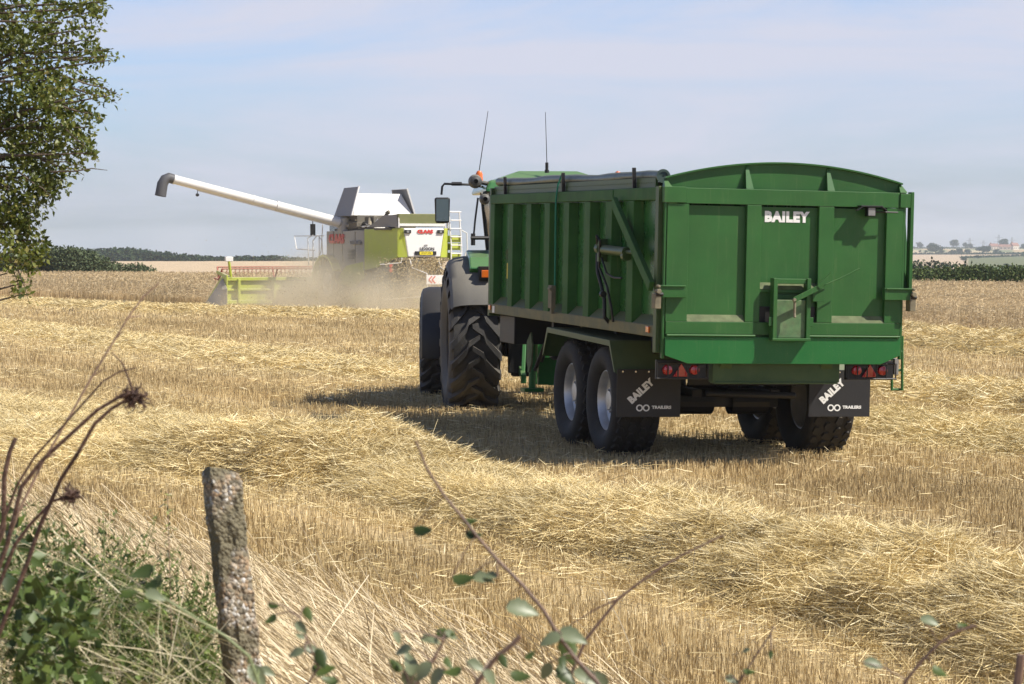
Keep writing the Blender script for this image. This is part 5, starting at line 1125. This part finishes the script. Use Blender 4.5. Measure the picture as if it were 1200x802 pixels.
for k, (px, py, r_) in enumerate(tips):
    d = TD + rr.uniform(-.35, .45) * (1 if r_ > .12 else .5); p = at(px, py, d); blobs.append((tuple(p), (r_ * 1.05, r_ * 1.1, r_ * .85)))
    h = min(hubs, key=lambda q: (q - p - Vector((0, 0, -.15))).length); md = h.lerp(p, .55) + Vector((rr.uniform(-.05, .05), rr.uniform(-.1, .1), rr.uniform(.0, .12)))
    b.tube([h, md, p + Vector((.02, 0, 0))], [.013, .008, .003], n=5)
nvis = len(blobs); sprigs = []
for (px, py, fx, fy) in ((130, 12, 100, 18), (122, 4, 95, 10), (118, 33, 85, 38), (140, 68, 105, 70), (130, 60, 100, 66), (116, 78, 85, 72), (142, 113, 105, 100), (139, 122, 110, 112), (128, 98, 95, 95), (118, 190, 92, 165), (108, 176, 85, 160), (100, 206, 72, 196), (92, 196, 66, 190), (62, 232, 40, 215), (48, 262, 25, 248), (52, 286, 25, 282), (47, 318, 28, 300), (34, 354, 24, 325), (24, 344, 16, 318), (40, 300, 18, 290), (75, 212, 50, 205), (110, 50, 85, 52), (120, 140, 95, 132), (60, 60, 40, 70), (127, 200, 90, 201)):
    d = TD + rr.uniform(-.25, .25); a = at(fx, fy, d); c = at(px, py, d + rr.uniform(-.1, .1)); b.tube([a - (c - a) * .8, a, a.lerp(c, .5) + Vector((0, 0, .012)), c], [.006, .004, .0028, .0012], n=4)
    if px == 127: continue
    for q in range(26):
        t = rr.uniform(-.3, 1.03); sprigs.append(tuple(a.lerp(c, t) + Vector((rr.gauss(0, .020), rr.gauss(0, .03), rr.gauss(0, .020)))))
for k in range(150):
    a = rr.uniform(0, 2 * PI); rad = rr.uniform(.2, 1.5); z = rr.uniform(1.75, 5.3); x = -4.15 + rad * math.cos(a); y = TD + rad * math.sin(a)
    if x > -3.12: continue
    blobs.append(((x, y, z), (.38, .38, .32))); b.tube([(-3.95, TD, z - .5), ((x - 3.95) / 2, (y + TD) / 2, z - .1), (x, y, z)], [.03, .015, .004], n=5)
o = b.build('trunk', M_BARK, tr, smooth=True); o.location = -tl
P1, _ = in_blobs(24000, blobs[:nvis], .1); P1 = P1[clumpy(P1, .10, .50)]; P2, _ = in_blobs(52000, blobs[nvis:], .3); P = np.concatenate([P1, P2, np.array(sprigs)])
V, Q, rn = leaves_geo(P, RNG.uniform(.020, .043, len(P)), np.clip(RNG.beta(2, 2.3, len(P)), 0, 1), .6, up=.5)
o = npmesh('crown', V, Q, M_HAW, rnd=rn, parent=tr); o.location = -tl

# dry grass on the bank
n = 150000; y = np.sqrt(RNG.uniform(6.5 ** 2, 26 ** 2, n)); x = y * RNG.uniform(-.62, .08, n)
pr = verge(x) - y; k = (pr > RNG.normal(0, .5, n)); x, y, pr = x[k], y[k], pr[k]; n = len(x)
ang = RNG.normal(R(165), .5, n); el = RNG.normal(R(38), .22, n); D = np.stack([np.cos(ang) * np.cos(el), np.sin(ang) * np.cos(el), np.sin(el)], -1)
ln = RNG.uniform(.25, .7, n); bend = np.stack([RNG.normal(-.03, .05, n), RNG.normal(-.03, .05, n), -ln * RNG.uniform(.1, .35, n)], -1)
V, Q = blades2(np.stack([x, y, ground_z(x, y)], -1), D, ln, RNG.uniform(.003, .0075, n), bend)
o = npmesh('dry_grass', V, Q, M_DRYG, rnd=np.repeat(np.clip(RNG.beta(2.5, 2, n), 0, 1), 6)); tag(o, 'long pale dry grass laid over on the near bank', 'grass', kind='stuff')

# concrete post
def rough_post():
    d = 6.0; top = at(257, 552, d); bot = at(287, 830, d); zb = gz(bot.x + .06, d) - .1
    ax = (bot - top); base = top + ax * ((zb - top.z) / ax.z)
    m = bpy.data.materials.new('weathered pebble concrete'); m.use_nodes = True; t = m.node_tree; l = t.links.new; bs = t.nodes['Principled BSDF']
    tcn = N(t, 'ShaderNodeTexCoord'); vo = N(t, 'ShaderNodeTexVoronoi'); vo.inputs['Scale'].default_value = 95; vo.inputs['Randomness'].default_value = 1; n1 = N(t, 'ShaderNodeTexNoise'); n1.inputs['Scale'].default_value = 9; n1.inputs['Detail'].default_value = 8; n3 = N(t, 'ShaderNodeTexNoise'); n3.inputs['Scale'].default_value = 55; n3.inputs['Detail'].default_value = 4
    for q in (vo, n1, n3): l(tcn.outputs['Object'], q.inputs['Vector'])
    sp = N(t, 'ShaderNodeSeparateColor'); l(vo.outputs['Color'], sp.inputs[0])
    cr = N(t, 'ShaderNodeValToRGB'); e = cr.color_ramp.elements; e[0].color = (.10, .085, .06, 1); e[1].color = (.62, .60, .56, 1); e1 = e.new(.3); e1.color = (.24, .20, .14, 1); e2 = e.new(.55); e2.color = (.32, .22, .13, 1); e3 = e.new(.8); e3.color = (.42, .38, .31, 1); l(sp.outputs[0], cr.inputs[0])
    mx = N(t, 'ShaderNodeMix', data_type='RGBA'); mx.inputs['B'].default_value = (.15, .13, .08, 1); l(cr.outputs[0], mx.inputs['A']); mr = N(t, 'ShaderNodeMapRange'); mr.inputs[1].default_value = .44; mr.inputs[2].default_value = .54; l(n1.outputs[0], mr.inputs[0]); l(mr.outputs[0], mx.inputs['Factor']); l(mx.outputs['Result'], bs.inputs['Base Color'])
    bs.inputs['Roughness'].default_value = .85; bp = N(t, 'ShaderNodeBump'); bp.inputs['Distance'].default_value = .006; bp.inputs['Strength'].default_value = 1; l(vo.outputs['Distance'], bp.inputs['Height']); bp.invert = True; bp2 = N(t, 'ShaderNodeBump'); bp2.inputs['Distance'].default_value = .006; l(n3.outputs[0], bp2.inputs['Height']); l(bp.outputs[0], bp2.inputs['Normal']); l(bp2.outputs[0], bs.inputs['Normal'])
    nz_ = 150; na = 44; vs = []; axd = (base - top).normalized()
    L_ = (base - top).length
    for i in range(nz_ + 1):
        s = L_ * i / nz_
        for j in range(na):
            a = 2 * PI * j / na + .6; c, q = math.cos(a), math.sin(a); r_ = .043 / max(abs(c), abs(q)) ** .82
            r_ += .005 * (random.random() - .5) + .012 * (float(fnoise(np.array([j * .55]), np.array([s * 22]))[0]) - .5)
            if s < .03: r_ *= .78 + .22 * (s / .03) ** .5
            if abs(s - .27) < .10 and 8 < j < 14: r_ -= .006
            u = Vector((c * r_ * 1.0, q * r_, 0)); vs.append(top + axd * s + Matrix.Rotation(R(24), 3, 'Z') @ u - (Vector((0, 0, .012 * math.sin(a + 1))) if i == 0 else Vector()))
    fs = [(i * na + j, i * na + (j + 1) % na, (i + 1) * na + (j + 1) % na, (i + 1) * na + j) for i in range(nz_) for j in range(na)] + [tuple(range(na))[::-1], tuple(range(nz_ * na, (nz_ + 1) * na))]
    b = MB(); b.add(vs, fs); o = b.build('fence_post', m, smooth=True); tag(o, 'weathered leaning concrete fence post with exposed pebbles', 'post')
rough_post()

# dead stems
def curve(pts, d, dd=0):
    return [at(px, py, d + dd * i) for i, (px, py) in enumerate(pts)]
def tangle(b, c, r_, n, seed):
    q = random.Random(seed)
    for k in range(n):
        v = Vector((q.gauss(0, 1), q.gauss(0, 1), q.gauss(0, .55))).normalized(); p = c + v * r_ * q.uniform(.0, .5); dv_ = Vector((q.gauss(0, 1), q.gauss(0, 1), q.gauss(0, .6))).normalized(); ps = [p]
        for m_ in range(6): dv_ = (dv_ + Vector((q.gauss(0, .6), q.gauss(0, .6), q.gauss(0, .6))) - (ps[-1] - c) * 14).normalized(); ps.append(ps[-1] + dv_ * r_ * .3)
        b.tube(ps, [.0024, .0022, .002, .0017, .0014, .001, .0006], n=4)
SD = 4.5
stems = [
    ('thick brown dead stem arching to a tangled head', [(6, 640), (23, 572), (49, 539), (81, 510), (113, 481), (143, 463), (158, 466)], .0052, .0034, M_DEAD, (157, 466)),
    ('dead stem curving up below the tangled head', [(30, 660), (45, 617), (70, 562), (91, 530), (110, 497), (130, 479), (149, 468)], .005, .0034, M_DEAD, None),
    ('slim dead stem forking just left of the tangled head', [(2, 610), (19, 568), (39, 536), (75, 497), (104, 465), (120, 447), (139, 436), (159, 431)], .0036, .0014, M_DEAD, None),
    ('long pale dead stalk reaching highest of the stems', [(20, 600), (50, 540), (79, 491), (107, 442), (133, 400), (150, 372), (168, 348), (186, 332)], .0032, .0015, M_DEADP, None),
    ('short dead stem ending in a small frayed nest of roots', [(15, 640), (32, 617), (60, 588), (78, 583)], .005, .003, M_DEAD, (82, 583)),
    ('thin crooked dead twig above the tangled head', [(156, 466), (152, 449), (143, 426), (130, 413)], .003, .001, M_DEAD, None),
    ('broken dark dead stub at the left edge of the picture', [(2, 620), (3, 560), (10, 530), (17, 514)], .006, .0045, M_DEAD, None)]
for k, (lab, pts, r0_, r1_, m, head) in enumerate(stems):
    C_ = curve(pts, SD + .05 * k)
    b0 = C_[0]; down = [Vector((b0.x - .42, b0.y + .1, gz(b0.x - .42, b0.y) - .05)), Vector((b0.x - .22, b0.y + .05, b0.z * .5 + gz(b0.x, b0.y) * .5)), Vector((b0.x - .08, b0.y + .02, b0.z * .8 + gz(b0.x, b0.y) * .2))] if k != 5 else []
    C_ = down + C_; rs = [r0_ + (r1_ - r0_) * i / (len(C_) - 1) for i in range(len(C_))]
    b = MB(); b.tube(C_, rs, n=7)
    root = b.build('dead_stem', m, None, smooth=True); tag(root, lab, 'dead stem', 'dead stems in the hedge bank')
    if k in (3,):
        b = MB(); 
        for t in range(3, len(C_) - 1): p = C_[t]; b = MB(); b.tube([p, p + Vector((rr.uniform(.01, .03), 0, rr.uniform(.0, .03)))], .0012, n=4); b.build('twig', m, root)
    if head:
        b = MB(); tangle(b, at(*head, SD + .05 * k), .026 if k == 0 else .022, 46, k); b.build('seed_head', M_DEAD, root)

# bramble shoots
def bramble_leaf_mat():
    m = bpy.data.materials.new('bramble leaf'); m.use_nodes = True; t = m.node_tree; l = t.links.new; b = t.nodes['Principled BSDF']; g = N(t, 'ShaderNodeNewGeometry'); a = N(t, 'ShaderNodeAttribute', attribute_name='rnd')
    r1 = N(t, 'ShaderNodeValToRGB'); r1.color_ramp.elements[0].color = (.028, .046, .010, 1); r1.color_ramp.elements[1].color = (.085, .125, .028, 1); l(a.outputs['Fac'], r1.inputs[0])
    mx = N(t, 'ShaderNodeMix', data_type='RGBA'); mx.inputs['B'].default_value = (.17, .20, .11, 1); l(r1.outputs[0], mx.inputs['A']); l(g.outputs['Backfacing'], mx.inputs['Factor']); l(mx.outputs['Result'], b.inputs['Base Color']); b.inputs['Roughness'].default_value = .42
    o = t.nodes['Material Output']; tr_ = N(t, 'ShaderNodeBsdfTranslucent'); l(mx.outputs['Result'], tr_.inputs[0]); ms = N(t, 'ShaderNodeMixShader'); ms.inputs[0].default_value = .2; l(b.outputs[0], ms.inputs[1]); l(tr_.outputs[0], ms.inputs[2]); l(ms.outputs[0], o.inputs['Surface']); return m
M_BRL = bramble_leaf_mat(); M_BRS = mat('bramble stem', (.16, .10, .07), rough=.6, var=.3, vscale=40); M_BRG = mat('green bramble stem', (.20, .24, .10), rough=.6)
def big_leaf(c, d, nrm, size, wid=.54):
    """serrated oval leaf folded along its midrib, 2 x 9 strip"""
    d = d.normalized(); s = d.cross(nrm).normalized(); nr = s.cross(d); V = []; F_ = []; n = 9
    for i in range(n + 1):
        t = i / n; w_ = wid * .5 * math.sin(PI * min(1, t ** .72)) ** .9 * (1 + .16 * (i % 2)) * size; p = c + d * size * t - nr * size * .24 * t * t
        V += [p + s * w_ + nr * w_ * .45, p, p - s * w_ + nr * w_ * .45]
    for i in range(n):
        for j in (0, 1): F_.append((i * 3 + j, i * 3 + j + 1, (i + 1) * 3 + j + 1, (i + 1) * 3 + j))
    return V, F_
def shoot(pts, d, r0_, r1_, leaf_px, lab, m=M_BRS, dd=0.0, auto=0, lsize=.031, down=True):
    C_ = curve(pts, d, dd); b0 = C_[0]
    if down: C_ = [Vector((b0.x + .1, b0.y + .1, gz(b0.x, b0.y))), Vector((b0.x + .04, b0.y + .04, (b0.z + gz(b0.x, b0.y)) / 2))] + C_
    b = MB(); rs = [r0_ + (r1_ - r0_) * i / (len(C_) - 1) for i in range(len(C_))]; b.tube(C_, rs, n=7)
    for i in range(2, len(C_) - 1):
        for t in (.3, .7): p = C_[i].lerp(C_[i + 1], t); b.tube([p, p + Vector((rr.uniform(-1, 1), 0, rr.uniform(-1, 1))).normalized() * .007], [.0014, .0003], n=4)
    Vv, Fv, rn = [], [], []
    for q in leaf_px:
        px, py, sz = q[:3]; a = q[3] if len(q) > 3 else rr.uniform(0, 6.3); flip = q[4] if len(q) > 4 else rr.choice((1, 1, 1, -1))
        c = at(px, py, d + rr.uniform(-.04, .04)); dirv = Vector((math.cos(a), rr.uniform(-.4, .4), -math.sin(a))); nm = Vector((rr.uniform(-.4, .4), -.75, .65)) * flip
        c0 = c - dirv * lsize * sz * .5; V, F_ = big_leaf(c0, dirv, nm, lsize * sz); o_ = len(Vv); Vv += V; Fv += [tuple(x + o_ for x in f) for f in F_]; rn += [rr.random()] * len(V)
        near = min(C_, key=lambda p: (p - c0).length); b.tube([near, near.lerp(c0, .5) + Vector((0, 0, .006)), c0], .0011, n=4)
    root = b.build('bramble_shoot', m, None, smooth=True); tag(root, lab, 'bramble', 'bramble shoots along the hedge top')
    if Vv: npmesh('leaves', np.array([tuple(v) for v in Vv]), np.array(Fv), M_BRL, rnd=np.array(rn), parent=root, smooth=True)
    return root
shoot([(730, 850), (700, 802), (675, 775), (654, 746), (637, 717), (612, 687), (583, 658), (558, 629), (542, 608), (521, 583), (500, 550), (487, 517)], 3.6, .0042, .0018,
      [(496, 623, .85, .2, -1), (551, 612, .6, .1, -1), (555, 628, .7, .3, -1), (543, 680, .9, 0.1, -1), (566, 679, .9, .05, 1), (572, 676, .7, 3.3, 1), (613, 716, 1.35, .1, 1), (645, 752, .9, 2.8, 1), (672, 748, 1.2, 0.2, 1), (667, 765, 1.25, 1.3, -1), (664, 795, 1.1, 1.0, -1), (690, 797, 1.2, .4, 1), (640, 790, .8, 2, 1), (660, 780, .6, 1.6, -1), (705, 805, 1.2, .9, 1)], 'long bare arching bramble shoot rising across the centre', lsize=.040)
shoot([(650, 840), (687, 752), (725, 704), (748, 686), (775, 667), (800, 652), (850, 628)], 4.2, .0038, .0016, [], 'leafless reddish twig forking to the right beside the arching shoot')
shoot([(725, 704), (700, 715), (668, 735)], 4.2, .002, .001, [], 'short thin twig branching left from the reddish twig', down=False)
shoot([(540, 850), (560, 802), (580, 775), (600, 758), (610, 748)], 3.3, .0042, .0035, [(558, 783, 1.0), (590, 778, .7, 1.2, -1), (575, 798, 1.0), (610, 795, 1.0, .3, -1), (530, 790, .9), (622, 770, .6)], 'thick purple stub of bramble pointing right at the bottom')
shoot([(460, 860), (480, 815), (505, 780), (520, 752)], 3.4, .003, .0018, [(505, 752, 1.0, .1, 1), (522, 745, 1.0, .3, -1), (530, 747, .8, .5, 1), (470, 765, 1.0), (480, 780, 1.2), (495, 790, 1.1), (462, 782, .9), (510, 798, 1.2), (480, 800, 1.2), (525, 780, .7, 1.2, -1), (465, 750, .7, 1.0, 1)], 'leafy bramble sprig just left of the arching shoot')
shoot([(330, 860), (352, 815), (372, 785), (360, 755), (350, 725)], 3.5, .0026, .0014, [(352, 738, .8, .8, 1), (345, 768, .9, 2.9, 1), (365, 765, .9, .3, 1), (375, 775, 1.1, 1.2, -1), (378, 787, 1.2, .1, -1), (350, 748, .5), (360, 722, .8, 1.2, -1), (320, 712, .7, .4, -1), (316, 728, .7, 2.4, -1), (385, 800, .9)], 'small bramble sprig right of the concrete post')
shoot([(310, 880), (300, 800), (290, 772), (262, 748), (230, 728), (198, 708), (180, 695)], 3.7, .003, .0018, [(165, 672, 1.3, 2.6, -1), (178, 685, 1.2, 2.4, -1), (150, 697, 1.1, .2, -1), (168, 712, 1.0, .1, -1), (180, 700, 1.1, .2, 1), (300, 795, 1.4, .8, 1), (312, 790, .9)], 'green trailing bramble crossing in front of the concrete post', m=M_BRG)
shoot([(1040, 860), (1065, 800), (1085, 775), (1103, 757), (1125, 742), (1147, 735)], 3.6, .0030, .0022, [(1093, 730, 1.0, .2, 1), (1027, 781, 1.1, .1, 1), (1105, 791, .9, .8, -1), (1130, 735, .6, .1, -1)], 'dark bramble tip with three leaves at the lower right')
shoot([(845, 860), (868, 802), (885, 775), (905, 745), (908, 735)], 4.0, .0024, .0014, [(860, 800, .9, .3, 1), (880, 790, .7, .3, -1), (875, 765, .5), (905, 770, .5)], 'faint dry bramble tip at the bottom, midway between shoots')
shoot([(1185, 860), (1197, 800), (1200, 770)], 4.4, .010, .008, [], 'dark upright stub at the lower right corner')

# undergrowth at lower left: leafy weeds, one mass
def weeds():
    Vs, Qs, Rs = [], [], []; off = 0
    def put(V, Q, rn):
        nonlocal off
        Vs.append(V); Qs.append(Q + off); Rs.append(rn); off += len(V)
    def pts(n, x0, x1, power, dlo, dhi, thr, sc):
        px = RNG.uniform(x0, x1, n); topy = np.interp(px, [-400, 0, 45, 60, 110, 150, 185, 215, 255], [570, 590, 640, 655, 655, 662, 700, 716, 745]); f = RNG.random(n) ** power
        py = topy + f * (870 - topy) + RNG.normal(0, 10, n); d = RNG.uniform(dlo, dhi, n)
        keep = fnoise(px * sc, py * sc) > thr; px, py, d = px[keep], py[keep], d[keep]
        P = np.stack([(px - 600) / F * d, d, CAMZ - (py - HZ) / F * d], -1); return P[P[:, 2] > ground_z(P[:, 0], P[:, 1])]
    # feathery small foliage, behind the post
    P = pts(50000, -400, 250, .75, 6.2, 7.6, .34, .04); n = len(P)
    # grouped along short sprigs so it reads as stems with leaves
    m = n // 12; P = P[:m * 12]; st = P[::12]; dr = norm(np.stack([RNG.normal(.15, .5, m), RNG.normal(0, .3, m), RNG.uniform(.3, 1.2, m)], -1)); L_ = RNG.uniform(.06, .18, m)
    t = np.tile(np.linspace(0, 1, 12), m)[:, None]; P = np.repeat(st, 12, 0) + np.repeat(dr * L_[:, None], 12, 0) * t + RNG.normal(0, .003, (m * 12, 3))
    rn = np.clip(np.repeat(RNG.beta(2, 2.2, m), 12) * .75 + RNG.normal(0, .06, m * 12), 0, .86)
    put(*leaves_geo(P, RNG.uniform(.010, .026, len(P)), rn, .36, up=.8))
    V, Q = blades1(st, dr, L_ * 1.1, np.full(m, .002)); put(V, Q, np.repeat(np.full(m, .5), 4))
    # broader hedge leaves at the far left, nearer
    P = pts(6500, -400, 110, .7, 5.2, 6.4, .42, .03); put(*leaves_geo(P, RNG.uniform(.022, .05, len(P)), np.clip(RNG.beta(1.5, 3.0, len(P)) * .7, 0, 1), .7, up=.5))
    P = pts(1100, 60, 245, .9, 6.0, 6.6, .45, .03); put(*leaves_geo(P, RNG.uniform(.02, .042, len(P)), np.clip(RNG.beta(1.8, 2.4, len(P)), 0, 1), .6, up=1.0))
    # dry stalks leaning every way
    P = pts(2400, -400, 250, .9, 5.6, 7.4, .3, .03); k = len(P); D = norm(np.stack([RNG.normal(-.3, .8, k), RNG.normal(0, .3, k), RNG.uniform(.2, 1.2, k)], -1)); ln = RNG.uniform(.15, .5, k)
    put(*blades2(P - D * (ln * .6)[:, None], D, ln, RNG.uniform(.001, .003, k), np.stack([RNG.normal(0, .06, k), RNG.normal(0, .05, k), -RNG.random(k) * .08], -1)), np.repeat(np.clip(RNG.normal(.92, .08, k), 0, 1), 6))
    o = npmesh('undergrowth', np.concatenate(Vs), np.concatenate(Qs), M_WEED, rnd=np.concatenate(Rs)); tag(o, 'tangled green weeds and dry stalks filling the lower left corner', 'undergrowth', kind='stuff')
weeds()
# thin weed stalks standing up out of it
for k, (px, top, lab) in enumerate(((119, 600, 'slim knobbly weed stalk nearest the dead stems'), (136, 630, 'slim weed stalk second out from the dead stems'), (148, 655, 'short weed stalk midway to the post'), (186, 645, 'weed stalk nearest the concrete post'), (195, 575, 'tallest feathery weed stalk standing in the dry grass'))):
    d = 6.4; b = MB(); t0 = at(px, top, d); g = gz(t0.x, d); b.tube([(t0.x + .03, d, g), (t0.x + .01, d, (g + t0.z) / 2), t0], [.003, .0022, .001], n=5)
    V_ = []; q = MB()
    root = b.build('weed_stalk', M_BRG if k < 4 else M_DEADP, None); tag(root, lab, 'weed', 'weed stalks on the bank')
    P = np.array([[t0.x + rr.gauss(0, .010), d + rr.gauss(0, .010), t0.z - abs(rr.gauss(0, .12))] for _ in range(60)]); V, Q, rn = leaves_geo(P, RNG.uniform(.008, .022, 60), RNG.random(60), .4); npmesh('leaves', V, Q, M_WEED, rnd=rn, parent=root)

# ------------------------------------------------------------------ haze
b = MB(); b.box(-3600, 3600, -900, 5800, -48, 46)
m = bpy.data.materials.new('haze'); m.use_nodes = True; t = m.node_tree; t.nodes.clear(); o_ = N(t, 'ShaderNodeOutputMaterial'); v = N(t, 'ShaderNodeVolumePrincipled'); v.inputs['Color'].default_value = (.80, .86, .96, 1); v.inputs['Density'].default_value = .00021; v.inputs['Anisotropy'].default_value = .3
t.links.new(v.outputs[0], o_.inputs['Volume']); o = b.build('haze', m); tag(o, 'thin summer haze over the fields', 'haze', kind='stuff')
